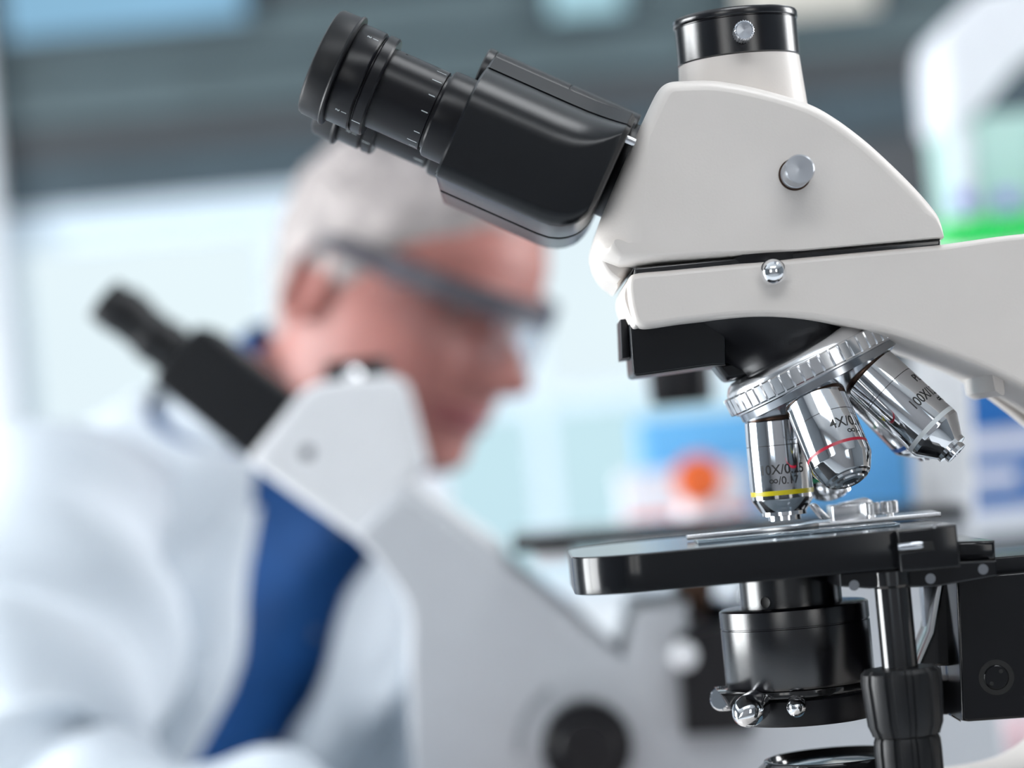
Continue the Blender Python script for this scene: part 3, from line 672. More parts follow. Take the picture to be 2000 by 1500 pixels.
# condenser bracket (dovetail behind the shaft)
br = smooth_loop([(*XZ(x, y, -0.012), 1) for x, y in ((1838, 1140), (1866, 1138), (1876, 1410), (1856, 1398), (1850, 1300), (1794, 1300), (1822, 1236))], 1)
obj('condenser_bracket', pillow(B(), br, -0.014, 0.020, 0.0008, 0.001, 2), 'black_gloss', mic)
ra = smooth_loop([(*XZ(x, y, 0.0), 1) for x, y in ((1806, 1140), (1828, 1138), (1838, 1240), (1816, 1262))], 1)
obj('rack_rail', pillow(B(), ra, 0.006, 0.016, 0.0005, 0.0006, 2), 'alu', mic)
cb = smooth_loop([(*XZ(x, y, 0.0), 1) for x, y in ((1640, 1345), (1860, 1330), (1862, 1398), (1642, 1400))], 1)
obj('condenser_arm', pillow(B(), cb, 0.004, 0.030, 0.0006, 0.0008, 2), 'black_satin', mic)
# focus block
YF = -0.040
fb = smooth_loop([(*XZ(x, y, YF), 1) for x, y in ((1868, 1128), (2320, 1090), (2340, 1380), (1892, 1410), (1879, 1408))], 1)
fo = obj('focus_block', pillow(B(), fb, YF, 0.040, 0.0010, 0.0014, 3), 'stage_black', mic)
ft = smooth_loop([(*XZ(x, y, YF), 1) for x, y in ((1846, 1098), (2320, 1060), (2322, 1094), (1850, 1132))], 1)
obj('focus_block_top', pillow(B(), ft, YF + 0.006, 0.040, 0.0008, 0.001, 3), 'charcoal', mic)
c = W(1946, 1323, YF)
cap = obj('block_cap', lathe(B(), mm([(6.2, 0.05), (6.2, 0.15), (5.0, 0.15), (4.8, -0.4), (4.6, 0.2), (4.2, 0.5), (0.1, 0.5)]), c, (0, -1, 0), 64), 'stage_black', fo)
obj('cap_groove', lathe(B(), mm([(4.7, 0.05), (4.7, 0.2), (6.6, 0.2), (6.6, 0.0)]), c, (0, -1, 0), 64), 'hole', cap)
for dx, dy in ((9, -12), (-9, 12)):
    obj('pin_hole', lathe(B(), mm([(0.05, 0), (0.8, 0), (0.8, .06), (0.05, .06)]), W(1946 + dx, 1323 + dy, YF - 0.0006), (0, -1, 0), 16), 'hole', cap)
# ---- base with field lens (mostly below the picture)
FX = Vector((CC.x + 0.004, 0, 0)); zf = W(1592, 1478, 0).z
bf = obj('field_lens_mount', lathe(B(), mm([(36, -20), (36, -8.5), (34.8, -7), (27.6, -1.4), (27.0, -0.2), (26.4, 0), (25.6, 0), (25.2, -0.6), (24.6, -2.0), (22.5, -2.2), (22.0, -3.2), (0.2, -3.2)]), Vector((CC.x + 0.0105, 0, zf)), UP, 96), 'black_gloss', mic)
obj('field_lens', lathe(B(), mm([(21.5, -3.1), (18, -2.4), (10, -1.6), (0.1, -1.2)]), Vector((CC.x + 0.0105, 0, zf)), UP, 64), 'field_lens', bf)
zb0 = BENCH_Z + 0.006; zb1 = zf - 0.019
bx0 = CC.x - 0.06; bx1 = W(2600, 1500, -WA).x
bp = smooth_loop([(bx0 - 0.02, zb0, 1), (bx1, zb0, 1), (bx1, zb1 + 0.06, 1), (W(2300, 1400, 0).x, zb1 + 0.06), (W(2080, 1400, 0).x, zb1 + 0.01), (CC.x + 0.07, zb1), (CC.x - 0.03, zb1, 1), (bx0 - 0.01, zb1 - 0.03)], 8)
obj('base', pillow(B(), bp, -0.085, 0.085, 0.004, 0.008, 5), 'cream', mic, 50)
for fx_ in (bx0 + 0.01, bx1 - 0.03):
    for fy in (-0.065, 0.065):
        obj('foot', lathe(B(), mm([(0.2, 0), (10, 0), (11, 1), (11, 6.5), (0.2, 6.5)]), Vector((fx_, fy, BENCH_Z)), UP, 32), 'black_rubber', mic)
for s in (-1, 1):
    c = Vector((W(2330, 1500, 0).x, s * 0.04, zb1 + 0.01))
    obj('focus_knob', lathe(B(), mm([(8, 0), (8, 8), (28, 8), (30, 10), (30, 24), (28, 26), (16, 26), (16, 42), (14, 44), (0.2, 44)]), c, (0, s, 0), 72, lambda r, k, h: r - (0.001 if k % 3 == 0 and r > .027 else 0)), 'black_satin', mic)
# ---- specimen slide lying on the stage
sx0 = X_(1330, 1068, -0.02)
gs = plan_poly([(CC.x - 0.036, -0.030), (CC.x + 0.040, -0.034), (CC.x + 0.040, -0.009), (CC.x - 0.036, -0.005)], zs_top + 0.0001, zs_top + 0.0012, 'clear', 'glass_slide', None, 0.0001)
tag(gs, 'thin clear glass slide lying on the black microscope stage', 'slide')
# ================================================================== inverted microscope in front of the man (out of focus)
YI = 0.62; HWI = 0.055
im0 = W(1100, 1500, YI)
inv = thing('inverted_microscope', 'blurred white inverted microscope standing in front of the seated man', 'microscope', (im0.x, YI, BENCH_Z))
yn = YI - HWI + 0.006
hb = px_outline([(482, 900, 1), (590, 766), (612, 752), (640, 744), (762, 733), (780, 738), (790, 760), (828, 905, 1), (794, 960, 1), (694, 1050, 1), (600, 985)], yn, 4)
obj('head_housing', pillow(B(), hb, YI - HWI, YI + HWI, 0.005, 0.007, 4), 'white_paint', inv)
ib = px_outline([(792, 952, 1), (885, 1018), (985, 1090), (1100, 1180), (1215, 1280, 1), (1238, 1184, 1), (1340, 1170, 1), (1345, 1290, 1), (1480, 1290, 1), (1490, 1010, 1), (1890, 985, 1), (1960, 1500, 1), (1990, 1820, 1), (830, 1930, 1), (806, 1500), (798, 1300), (796, 1185), (750, 1110), (692, 1042, 1)], yn, 5)
zmin = BENCH_Z + 0.004
ib = [Vector((p.x, max(p.y, zmin))) for p in ib]
obj('body', pillow(B(), ib, YI - HWI - 0.015, YI + HWI + 0.015, 0.006, 0.007, 4), 'grey_paint', inv)
tp = px_outline([(800, 935, 1), (985, 1072, 1), (975, 1090, 1), (790, 954, 1)], yn, 1)
obj('arm_top_cover', pillow(B(), tp, YI - HWI, YI + HWI, 0.004, 0.004, 3), 'white_paint', inv)
# photo port
pc = W(697, 730, YI)
obj('photo_port', lathe(B(), mm([(20, -6), (21, -2), (20.5, 6), (19.5, 8), (18, 8.5), (0.2, 8)]), pc, UP, 48), 'black_satin', inv)
obj('port_screw', lathe(B(), mm([(2, -2), (5.6, 0), (6.4, 2), (6.0, 5), (4.0, 7.5), (0.2, 8.4)]), W(690, 735, YI - 0.022), (0, -1, 0.1), 32), 'chrome', inv)
for px, py, y in ((600, 884, YI - HWI), (768, 1015, YI - HWI)):
    obj('body_screw', lathe(B(), mm([(0.2, 0), (4.4, 0), (4.2, .8), (0.2, .8)]), W(px, py, y), (0, -1, 0), 24), 'dark_chrome', inv)
# binocular tubes
a0, a1 = W(218, 590, YI), W(528, 838, YI)
IU = (a1 - a0).normalized()
LN = (a1 - a0).length * 1000
for s in (-1, 1):
    O = a0 + Vector((0, s * 0.031, 0))
    obj('eyepiece', lathe(B(), mm([(9, 6), (11, 0), (14.0, 0), (14.8, 2), (14.8, 16), (13.4, 18), (13.4, 34), (15, 36), (15, 44), (14, 46), (14, 66), (5, 66)]), O, IU, 48), 'black_rubber', inv)
b0, b1 = (350, 694), (530, 838)
bxp = px_outline([(300, 736), (376, 640), (412, 640, 1), (580, 770, 1), (488, 902, 1), (308, 756)], YI - 0.045, 4)
obj('prism_box', pillow(B(), bxp, YI - 0.048, YI - 0.002, 0.006, 0.010, 4), 'charcoal', inv)
obj('prism_box', pillow(B(), bxp, YI + 0.002, YI + 0.048, 0.006, 0.010, 4), 'charcoal', inv)
# stage
sz = W(1440, 1016, YI - 0.09)
stp = px_outline([(1000, 1052, 1), (1886, 985, 1), (1890, 1012, 1), (1004, 1082, 1)], YI - 0.09, 1)
obj('stage_plate', pillow(B(), stp, YI - 0.09, YI + 0.09, 0.0015, 0.002, 2), 'stage_black', inv)
sc2 = px_outline([(1040, 1080, 1), (1120, 1076, 1), (1112, 1098), (1055, 1104)], YI - 0.085, 3)
obj('stage_insert', pillow(B(), sc2, YI - 0.088, YI + 0.02, 0.002, 0.003, 2), 'white_paint', inv)
# turret and objective below the stage, black focus slide
OT = W(1410, 1215, YI - 0.03)
obj('nosepiece', lathe(B(), mm([(4, -14), (24, -12), (28, -6), (28, 4), (20, 10), (6, 12)]), OT, (0.35, -0.2, 0.9), 48), 'dark_chrome', inv)
for k in (-1, 1):
    obj('objective', lathe(B(), mm([(11, 0), (12, 2), (12, 24), (8, 32), (4, 33)]), OT + Vector((k * 0.018, -0.006, 0.006)), (0.35 + k * 0.25, -0.25, 0.9), 32), 'chrome' if k > 0 else 'brass', inv)
blp = px_outline([(1322, 1240, 1), (1400, 1222), (1470, 1226, 1), (1472, 1430, 1), (1338, 1436, 1)], YI - 0.085, 3)
obj('focus_slide', pillow(B(), blp, YI - 0.088, YI - 0.050, 0.002, 0.003, 2), 'black_satin', inv)
obj('lock_knob', lathe(B(), mm([(3, 0), (8, 1), (8.6, 3), (8, 10), (5, 12), (0.2, 12)]), W(1334, 1280, YI - 0.086), (0, -1, 0), 32), 'white_paint', inv)
# coaxial focus knobs
FKN = W(1148, 1462, YI - HWI - 0.05)
for s in (-1, 1):
    c = Vector((FKN.x, YI + s * (HWI + 0.013), FKN.z))
    obj('focus_knob', lathe(B(), mm([(9, 0), (9, 6), (25, 6), (27, 8), (27, 28), (25.5, 30), (18, 30), (18, 44), (16.5, 46), (0.2, 46)]), c, (0, s, 0), 72, lambda r, k, h: r - (0.0008 if k % 3 == 0 and r > .024 else 0)), 'black_satin', inv)
arc = B()
for k in range(14):
    th0, th1 = [math.radians(a) for a in (118 + k * 4.5, 118 + k * 4.5 + 2.6)]
    c = W(1148, 1462, YI - HWI - 0.0152)
    q = [c + Vector((math.cos(t) * r, -0.0002, math.sin(t) * r)) for t, r in ((th0, .040), (th1, .040), (th1, .044), (th0, .044))]
    arc.faces.new([arc.verts.new(p) for p in q])
obj('focus_scale', arc, 'wall_dim', inv)
# illumination column, lamp arm and condenser
clm = px_outline([(1790, 560, 1), (1885, 550, 1), (1905, 1000, 1), (1806, 1004, 1)], YI - 0.02, 1)
obj('light_column', pillow(B(), clm, YI - 0.028, YI + 0.028, 0.004, 0.005, 3), 'white_paint', inv)
lam = px_outline([(1262, 540), (1880, 480), (1890, 600, 1), (1800, 610, 1), (1300, 640), (1262, 610)], YI - 0.02, 4)
obj('lamp_arm', pillow(B(), lam, YI - 0.030, YI + 0.030, 0.006, 0.008, 3), 'white_paint', inv)
cdp = W(1333, 790, YI)
obj('condenser', lathe(B(), mm([(2, 0), (18, 0), (20, 2), (20.5, 14), (20.5, 30), (17, 32), (17, 62), (4, 62)]), cdp, UP, 64), 'black_satin', inv)
# ================================================================== reagent shelf with cartons behind
M['sky_card'] = principled('sky_blue_card', (0.13, 0.42, 0.74), 0.5, var=0.04)
M['blue_card'] = principled('strong_blue_card', (0.0, 0.11, 0.37), 0.45, var=0.04)
M['white_card'] = principled('white_card', (0.74, 0.74, 0.79), 0.5, var=0.02)
M['orange_card'] = principled('orange_print', (0.72, 0.12, 0.04), 0.5, var=0.02)
M['orange_pl'] = principled('orange_plastic', (0.78, 0.13, 0.02), 0.35, var=0.02)
M['amber'] = principled('amber_bottle', (0.35, 0.10, 0.02), 0.2, var=0.02)
M['pink_card'] = principled('pale_pink_card', (0.78, 0.55, 0.58), 0.5, var=0.02)
M['steel'] = principled('shelf_steel', (0.62, 0.66, 0.70), 0.4, 0.0, var=0.02)
M['mint'] = principled('mint_plastic', (0.44, 0.66, 0.60), 0.35, var=0.03)
M['green_pl'] = principled('green_plastic', (0.0, 0.60, 0.09), 0.3, var=0.03)
M['white_pl'] = principled('white_plastic', (0.78, 0.80, 0.84), 0.35, var=0.02)
M['violet'] = principled('violet_plastic', (0.25, 0.18, 0.62), 0.35, var=0.02)
YS1 = 1.40
z1 = W(1500, 1042, YS1).z; z2 = W(1950, 486, YS1 - 0.1).z
shelf = thing('reagent_shelf', 'two tier pale steel shelf standing on the bench behind the inverted microscope', 'shelf', (0.6, YS1 + 0.1, BENCH_Z))
xs0, xs1 = W(1200, 1040, YS1).x, 0.98
abox('shelf_board', (xs0, YS1 - 0.14, z1 - 0.015), (xs1, YS1 + 0.22, z1), 'steel', shelf, 0.002)
abox('shelf_board', (0.40, YS1 - 0.14, z2 - 0.015), (xs1, YS1 + 0.22, z2), 'steel', shelf, 0.002)
for x in (xs0 + 0.01, 0.41, xs1 - 0.02):
    for y in (YS1 + 0.02, YS1 + 0.19):
        abox('upright', (x, y, BENCH_Z), (x + 0.012, y + 0.02, (z2 if x > 0.3 else z1) - 0.0152), 'steel', shelf, 0.002)
def carton(name, label, cat, p0, p1, Y, dep, mat, z=None, parts=()):
    """upright carton whose near face spans pixels p0..p1"""
    a, b = W(p0[0], p1[1], Y), W(p1[0], p1[1], Y)
    x0, x1 = a.x, W(p1[0], p1[1], Y).x; zz0 = z if z is not None else a.z; zz1 = W((p0[0] + p1[0]) / 2, p0[1], Y).z
    t = thing(name, label, cat, ((x0 + x1) / 2, Y + dep / 2, zz0))
    abox('box_body', (x0, Y, zz0), (x1, Y + dep, zz1), mat, t, 0.0015)
    for nm, u0, u1, v0, v1, m in parts:
        abox(nm, (x0 + (x1 - x0) * u0, Y - 0.0006, zz0 + (zz1 - zz0) * v0), (x0 + (x1 - x0) * u1, Y + 0.0002, zz0 + (zz1 - zz0) * v1), m, t)
    return t, x0, x1, zz0, zz1
carton('carton', 'wide sky blue carton on the shelf behind the orange cap', 'carton', (1272, 792), (1795, 1042), YS1 + 0.05, 0.14, 'sky_card', z1)
_, cx0, cx1, cz0, cz1 = carton('carton', 'low white carton with an orange stripe on the shelf', 'carton', (1222, 915), (1470, 1042), YS1 - 0.06, 0.09, 'white_card', z1,
       (('printed_stripe', 0.02, 0.98, 0.26, 0.42, 'orange_card'),))
oc = W(1365, 938, YS1 - 0.12)
jar = thing('jar', 'round orange capped jar standing before the low white carton', 'jar', (oc.x, YS1 - 0.10, z1))
jz = W(1365, 938, YS1 - 0.12).z
obj('jar_body', lathe(B(), mm([(0.2, 0), (18, 0), (21, 3), (21, (jz - z1) * 1000 - 22), (17, (jz - z1) * 1000 - 18), (17, (jz - z1) * 1000 - 10)]), Vector((oc.x, YS1 - 0.10, z1)), UP, 40), 'white_pl', jar)
obj('cap', lathe(B(), mm([(14, -6), (20, -5.8), (22.2, -3), (22.6, 4), (22.0, 12), (19, 17), (0.2, 18)]), Vector((oc.x, YS1 - 0.113, jz)), (0, -1, 0.12), 48), 'orange_pl', jar)
zc2 = z1
_, x0, x1, q0, q1 = carton('carton', 'strong blue carton with a white printed oval beside the light column', 'carton', (1862, 880), (2120, 1042), YS1 - 0.12, 0.12, 'blue_card', z1,
       (('white_band', 0.0, 1.0, 0.0, 0.14, 'white_card'), ('printed_oval', 0.16, 0.55, 0.50, 0.74, 'white_card')))
_, x0, x1, q0, q2 = carton('carton', 'strong blue carton with a white lower edge lying on the blue carton', 'carton', (1858, 728), (2120, 880), YS1 - 0.11, 0.12, 'blue_card', q1 + 0.0005,
       (('white_band', 0.0, 1.0, 0.0, 0.26, 'white_card'),))
carton('carton', 'small pale pink carton on the bench at the right edge', 'carton', (1890, 1420), (2120, 1560), 1.0, 0.1, 'pink_card', BENCH_Z)
# white hooded bin on a green tray, upper tier
YB = YS1 - 0.10
tr0 = W(1845, 470, YB)
tray = thing('tray', 'bright green plastic tray on the upper shelf at the right edge', 'tray', (0.6, YB + 0.1, z2))
tx0 = W(1848, 470, YB).x; tz1 = W(1925, 424, YB).z
abox('tray_base', (tx0, YB, z2), (0.86, YB + 0.22, z2 + 0.006), 'green_pl', tray, 0.001)
for lo, hi in (((tx0, YB, z2 + .006), (0.86, YB + 0.005, tz1)), ((tx0, YB + .215, z2 + .006), (0.86, YB + 0.22, tz1)), ((tx0, YB + .005, z2 + .006), (tx0 + 0.005, YB + 0.215, tz1)), ((0.855, YB + .005, z2 + .006), (0.86, YB + 0.215, tz1))):
    abox('tray_wall', lo, hi, 'green_pl', tray, 0.001)
binr = thing('storage_bin', 'white hooded plastic bin with pale mint front standing in the green tray', 'bin', (0.65, YB + 0.12, z2 + 0.006))
zb_ = z2 + 0.0062
by = YB + 0.055
bd = [Vector(XZ(x, y, by)) for x, y in ((1856, 230), (2140, 205), (2140, 420), (1878, 420))]
bd[2].y = bd[3].y = zb_
obj('bin_body', pillow(B(), bd, by, by + 0.14, 0.002, 0.003, 2), 'mint', binr)
wl = [Vector(XZ(x, y, by - 0.004)) for x, y in ((1850, 232), (1894, 226), (1908, 420), (1874, 420))]; wl[2].y = wl[3].y = zb_
obj('bin_post', pillow(B(), wl, by - 0.004, by + 0.005, 0.002, 0.003, 2), 'white_pl', binr)
hd_ = px_outline([(1838, 70), (1880, 15), (1930, -20), (2140, -50, 1), (2140, 20, 1), (2000, 120), (1910, 222, 1), (1858, 240), (1845, 205)], by - 0.01, 4)
obj('hood', pillow(B(), hd_, by - 0.012, by + 0.14, 0.004, 0.006, 3), 'white_pl', binr)
for k, px in enumerate((1882, 1968)):
    c = W(px, 395, YB + 0.028)
    tb_ = thing('sample_tube', ('leftmost' if k == 0 else 'rightmost') + ' of two violet capped sample tubes standing in the green tray', 'tube', (c.x, YB + 0.028, z2 + 0.006), 'violet capped tubes')
    hz = (c.z - z2 - 0.006) * 1000
    obj('tube_body', lathe(B(), mm([(0.2, 0.2), (6, 0.2), (7, 2), (7, hz - 8), (0.2, hz - 8)]), Vector((c.x, YB + 0.028, z2 + 0.006)), UP, 24), 'white_pl', tb_)
    obj('tube_cap', lathe(B(), mm([(0.2, hz - 8), (9, hz - 8), (9.4, hz - 6), (9.4, hz + 7), (8, hz + 9), (0.2, hz + 9)]), Vector((c.x, YB + 0.028, z2 + 0.006)), UP, 24), 'violet', tb_)
# ================================================================== the man behind the inverted microscope
M['skin'] = principled('skin', (0.41, 0.165, 0.14), 0.5, var=0.06, vscale=25, sss=0.15)
M['hair'] = principled('grey_hair', (0.38, 0.34, 0.33), 0.6, bump=0.6, bscale=300, var=0.25, vscale=60)
M['coat'] = principled('white_coat_cotton', (0.65, 0.71, 0.77), 0.8, bump=0.2, bscale=900, var=0.03, vscale=12, sheen=0.1)
M['shirt'] = principled('blue_shirt_cotton', (0.012, 0.10, 0.33), 0.75, bump=0.2, bscale=900, var=0.25, vscale=14)
M['trouser'] = principled('navy_trouser', (0.03, 0.035, 0.05), 0.8, var=0.1)
M['spec_frame'] = principled('grey_spectacle_frame', (0.09, 0.085, 0.10), 0.3, var=0.03)
M['spec_lens'] = principled('clear_spectacle_lens', (0.80, 0.90, 0.97), 0.03, trans=1.0, alpha=0.25)
M['button'] = principled('shirt_button', (0.16, 0.20, 0.30), 0.4, var=0.03)
M['lip'] = principled('lips', (0.30, 0.08, 0.09), 0.5, var=0.05)
M['eye'] = principled('eye_white', (0.6, 0.56, 0.55), 0.2, var=0.03)
M['iris'] = principled('eye_iris', (0.03, 0.02, 0.02), 0.2, var=0.03)
M['shoe'] = principled('black_shoe', (0.02, 0.02, 0.02), 0.4, var=0.05)
# ---- head frame: x forward, y to his left, z up, origin between the ears
PSI, PIT = math.radians(35), math.radians(26)
hf = Vector((math.cos(PSI), -math.sin(PSI), 0)); hl = Vector((math.sin(PSI), math.cos(PSI), 0))
hx = hf * math.cos(PIT) - UP * math.sin(PIT); hz = UP * math.cos(PIT) + hf * math.sin(PIT)
HO = W(762, 596, 0.86)
RL = math.radians(8); hl, hz = hl * math.cos(RL) - hz * math.sin(RL), hz * math.cos(RL) + hl * math.sin(RL)   # head tilted away from the viewer
HS = 1.04 / 1000
def H(x, y, z): return HO + hx * (x * HS) + hl * (y * HS) + hz * (z * HS)
FRONT = [(-108, 40), (-98, 74), (-90, 93), (-80, 99), (-68, 94), (-56, 99), (-48, 98), (-40, 101), (-28, 96), (-12, 94), (4, 91), (18, 88), (26, 90), (34, 98), (44, 100), (60, 98), (80, 90), (98, 74), (112, 50), (120, 22), (123, -2)]
BACK = [(-108, -42), (-90, -48), (-60, -58), (-30, -66), (0, -78), (30, -86), (60, -83), (90, -68), (110, -48), (119, -24), (123, -4)]
WID = [(-108, 30), (-98, 40), (-88, 48), (-70, 60), (-50, 66), (-30, 70), (0, 73), (30, 75), (60, 76), (85, 68), (102, 52), (114, 32), (120, 16), (123, 2)]
NOSE = [(-34, 0), (-28, 14), (-20, 34), (-13, 43), (-6, 39), (4, 30), (16, 18), (26, 7), (34, 0)]
NW = [(-34, 14), (-20, 15), (-8, 12), (10, 9), (30, 7)]
def head_pt(z, th):
    xf, xb, wd = lerp_tab(FRONT, z), lerp_tab(BACK, z), lerp_tab(WID, z)
    cx = (xf + xb) / 2 - 6; c, s = math.cos(th), math.sin(th)
    pw = 0.82
    cc = math.copysign(abs(c) ** 0.92, c); ss = math.copysign(abs(s) ** pw, s)
    x = cx + (xf - cx) * cc if c > 0 else cx + (cx - xb) * cc
    y = wd * ss
    if c > 0:
        jaw = max(0, min(1, (-z - 40) / 60)); y *= 1 - 0.30 * jaw * c ** 2
        x += lerp_tab(NOSE, z) * math.exp(-(y / lerp_tab(NW, z)) ** 2)
        def g(y0, z0, sy, sz): return math.exp(-((abs(y) - y0) / sy) ** 2 - ((z - z0) / sz) ** 2)
        x += -11 * g(31, 18, 15, 11) + 4 * g(26, 36, 24, 8) + 5 * g(42, -14, 16, 16) - 5 * g(40, -52, 18, 20)
        x += -4 * g(0, -48, 24, 2.6) + 3 * g(0, -41, 20, 5) + 3.5 * g(0, -55, 18, 5)
        y += math.copysign(5 * g(50, -8, 16, 18), y) if abs(y) > 5 else 0
        x += 4 * g(11, -19, 6, 6)
    else:
        y *= 1
    return x, y, z
def head_bm(off=0.0, keep=None, zlo=-108, zhi=123, nz=70, nt=96, noise=0.0):
    bm = B(); rings = []
    for i in range(nz + 1):
        z = zlo + (zhi - zlo) * (1 - (1 - i / nz) ** 1.25) if False else zlo + (zhi - zlo) * math.sin(math.pi / 2 * i / nz) ** 0.9
        ring = []
        for k in range(nt):
            th = 2 * math.pi * k / nt; x, y, zz = head_pt(z, th)
            if off:
                cx = 0; d = Vector((x - 0, y, zz - 15)); L = d.length
                o = off * (keep(x, y, zz) if keep else 1) + noise * math.sin(x * .31 + zz * .2) * math.cos(y * .27 + zz * .33)
                d = d * ((L + o) / L); x, y, zz = d.x, d.y, d.z + 15
            ring.append(H(x, y, zz))
        rings.append(ring)
    grid_faces(bm, rings); return bm
# ---- torso frame
NB = W(612, 722, 0.905)                                   # base of the neck
FY = math.radians(46)
tf = Vector((math.cos(FY), -math.sin(FY), 0)); tr = Vector((-math.sin(FY), -math.cos(FY), 0))   # chest direction, his right
PV = Vector((NB.x - 0.30, NB.y + 0.08, 0.70))
ta = (NB - PV); tl = ta.length; ta.normalize()
tfn = (tf - ta * tf.dot(ta)).normalized()
HWT = [(0, .165), (.25, .16), (.5, .175), (.7, .19), (.82, .195), (.9, .165), (.96, .10), (1.0, .068)]
HDT = [(0, .125), (.25, .12), (.5, .13), (.7, .135), (.82, .115), (.9, .095), (.96, .075), (1.0, .062)]
def torso_pt(t, th, off=0.0, wr=0.0):
    hw, hd = lerp_tab(HWT, t) + off, lerp_tab(HDT, t) + off
    c, s = math.cos(th), math.sin(th)
    r = 1 + wr * (math.sin(th * 5 + t * 21) * 0.5 + math.sin(th * 3 - t * 33 + 1) * 0.5)
    if s < 0: hw *= 0.86
    droop = -0.035 * abs(s) ** 2 * max(0, min(1, (t - .7) / .2)) * (1 - max(0, (t - .9) / .1))
    return PV + ta * (t * tl + droop) + tfn * (hd * r * math.copysign(abs(c) ** .9, c)) + tr * (hw * r * math.copysign(abs(s) ** .9, s))
def torso_bm(off, t0=0.0, t1=1.0, n=28, m=64, wr=0.0):
    bm = B(); grid_faces(bm, [[torso_pt(t0 + (t1 - t0) * i / n, 2 * math.pi * k / m, off, wr) for k in range(m)] for i in range(n + 1)]); return bm
SR = PV + ta * (tl * .80) + tr * .165; SL = PV + ta * (tl * .70) - tr * .135
ER = W(30, 1610, 0.62); WR = W(890, 1790, 0.46)
HK = W(1200, 1670, 0.46)
EL = W(770, 1400, 1.02); WL = W(1180, 1540, 0.84)
person = thing('person', 'blurred person in white lab coat, blue shirt and safety glasses leaning over the inverted microscope', 'person', (PV.x, PV.y, 0))
body = B()
def add(bm2):
    me = bpy.data.meshes.new('tmp'); bmesh.ops.recalc_face_normals(bm2, faces=bm2.faces); bm2.to_mesh(me); bm2.free(); body.from_mesh(me); bpy.data.meshes.remove(me)
add(head_bm())
add(tube(B(), spline([H(-22, 0, -20), H(-18, 0, -75), (H(-22, 0, -120) + NB) / 2, NB - ta * 0.06], 6), [.056 + .0003 * i for i in range(19)], 32))
add(torso_bm(-0.022, 0.0, 0.97))
for S, Eb, Wr in ((SR, ER, WR), (SL, EL, WL)):
    add(tube(B(), spline([S, (S + Eb) / 2, Eb], 6), [.050, .049, .048, .047, .046, .045, .044, .043, .042, .041, .040, .039, .038], 20))
    add(tube(B(), spline([Eb, (Eb + Wr) / 2, Wr], 6), [.040, .040, .040, .039, .038, .037, .035, .033, .031, .029, .027, .026, .025], 20))
def hand(Wr, tgt, side):
    d = (tgt - Wr).normalized(); dn = UP.cross(d).normalized() * side; n = d.cross(dn).normalized()
    if n.z < 0: n = -n
    pc = Wr + d * 0.045
    bm = tube(B(), [Wr, Wr + d * .03, Wr + d * .075], [.026, .030, .030], 20)
    for v in bm.verts:
        q = v.co - Wr; v.co = v.co - n * q.dot(n) * 0.45
    add(bm)
    for k in range(4):
        b = Wr + d * (.082 - .004 * abs(k - 1.3)) + dn * (-.027 + .018 * k)
        L = (.040, .045, .042, .033)[k]
        p1 = b + (d * .9 + n * .25).normalized() * L; p2 = p1 + (d * .8 - n * .55).normalized() * L * .62; p3 = p2 + (d * .35 - n * .9).normalized() * L * .5
        add(tube(B(), [b - d * .02, b, p1, p2, p3], [.0098, .0096, .0088, .0082, .0070], 12))
    b = Wr + d * .03 - dn * .026
    p1 = b + (d * .6 - dn * .75 - n * .2).normalized() * .040; p2 = p1 + (d * .95 - dn * .1 - n * .2).normalized() * .030
    add(tube(B(), [Wr + d * .02 - dn * .012, b, p1, p2], [.014, .0125, .0105, .0085], 12))
hand(WR, HK, 1); hand(WL, WL + Vector((0.1, -0.03, -0.02)), -1)
# legs: seated on a stool, feet on the floor
legs = []
for s in (1, -1):
    hip = PV + tr * (.085 * s) - UP * .02; knee = Vector((hip.x, hip.y, .62)) + tf * .40 + tr * (.04 * s); knee = Vector((min(knee.x, 0.05), max(knee.y, 0.93), .60))
    ank = Vector((knee.x + .02, knee.y + .05, .10)); toe = ank + Vector((.17, -.03, -.055))
    legs.append((hip, knee, ank, toe))
    add(tube(B(), [hip, (hip + knee) / 2, knee], [.080, .070, .054], 20)); add(tube(B(), [knee, (knee + ank) / 2 + Vector((-.015, 0, 0)), ank], [.052, .050, .036], 20))
    add(tube(B(), [ank, ank + Vector((.03, 0, -.05)), toe], [.034, .036, .028], 16))
me = bpy.data.meshes.new('body'); body.to_mesh(me); body.free()
tmp = bpy.data.objects.new('body_tmp', me); COL.objects.link(tmp)
md = tmp.modifiers.new('union', 'REMESH'); md.mode = 'VOXEL'; md.voxel_size = 0.0042; md.use_smooth_shade = True
ms = tmp.modifiers.new('soften', 'SMOOTH'); ms.iterations = 3; ms.factor = 0.5
bpy.context.view_layer.update()
me2 = bpy.data.meshes.new_from_object(tmp.evaluated_get(bpy.context.evaluated_depsgraph_get()))
bpy.data.objects.remove(tmp); bpy.data.meshes.remove(me)
for p in me2.polygons: p.use_smooth = True
me2.materials.clear()
bo = obj_me('body', me2, 'skin', person, 'bare face, neck and hands')
# ears
for s in (-1, 1):
    eb = B(); rings = []
    for i, (u, sc_) in enumerate(((0, .62), (5, .86), (10, 1.0), (13, 1.0), (14, .9), (11.5, .74), (8, .6), (6, .2))):
        rings.append([H(-9 + (17 * math.cos(t) * sc_) - u * .45 + 3 * math.sin(t), s * (68 + u), 0 + 33 * math.sin(t) * sc_ * (1 if math.sin(t) > 0 else .95)) for t in [2 * math.pi * k / 28 for k in range(28)]])
    grid_faces(eb, rings); obj('ear', eb, 'skin', person, 60)
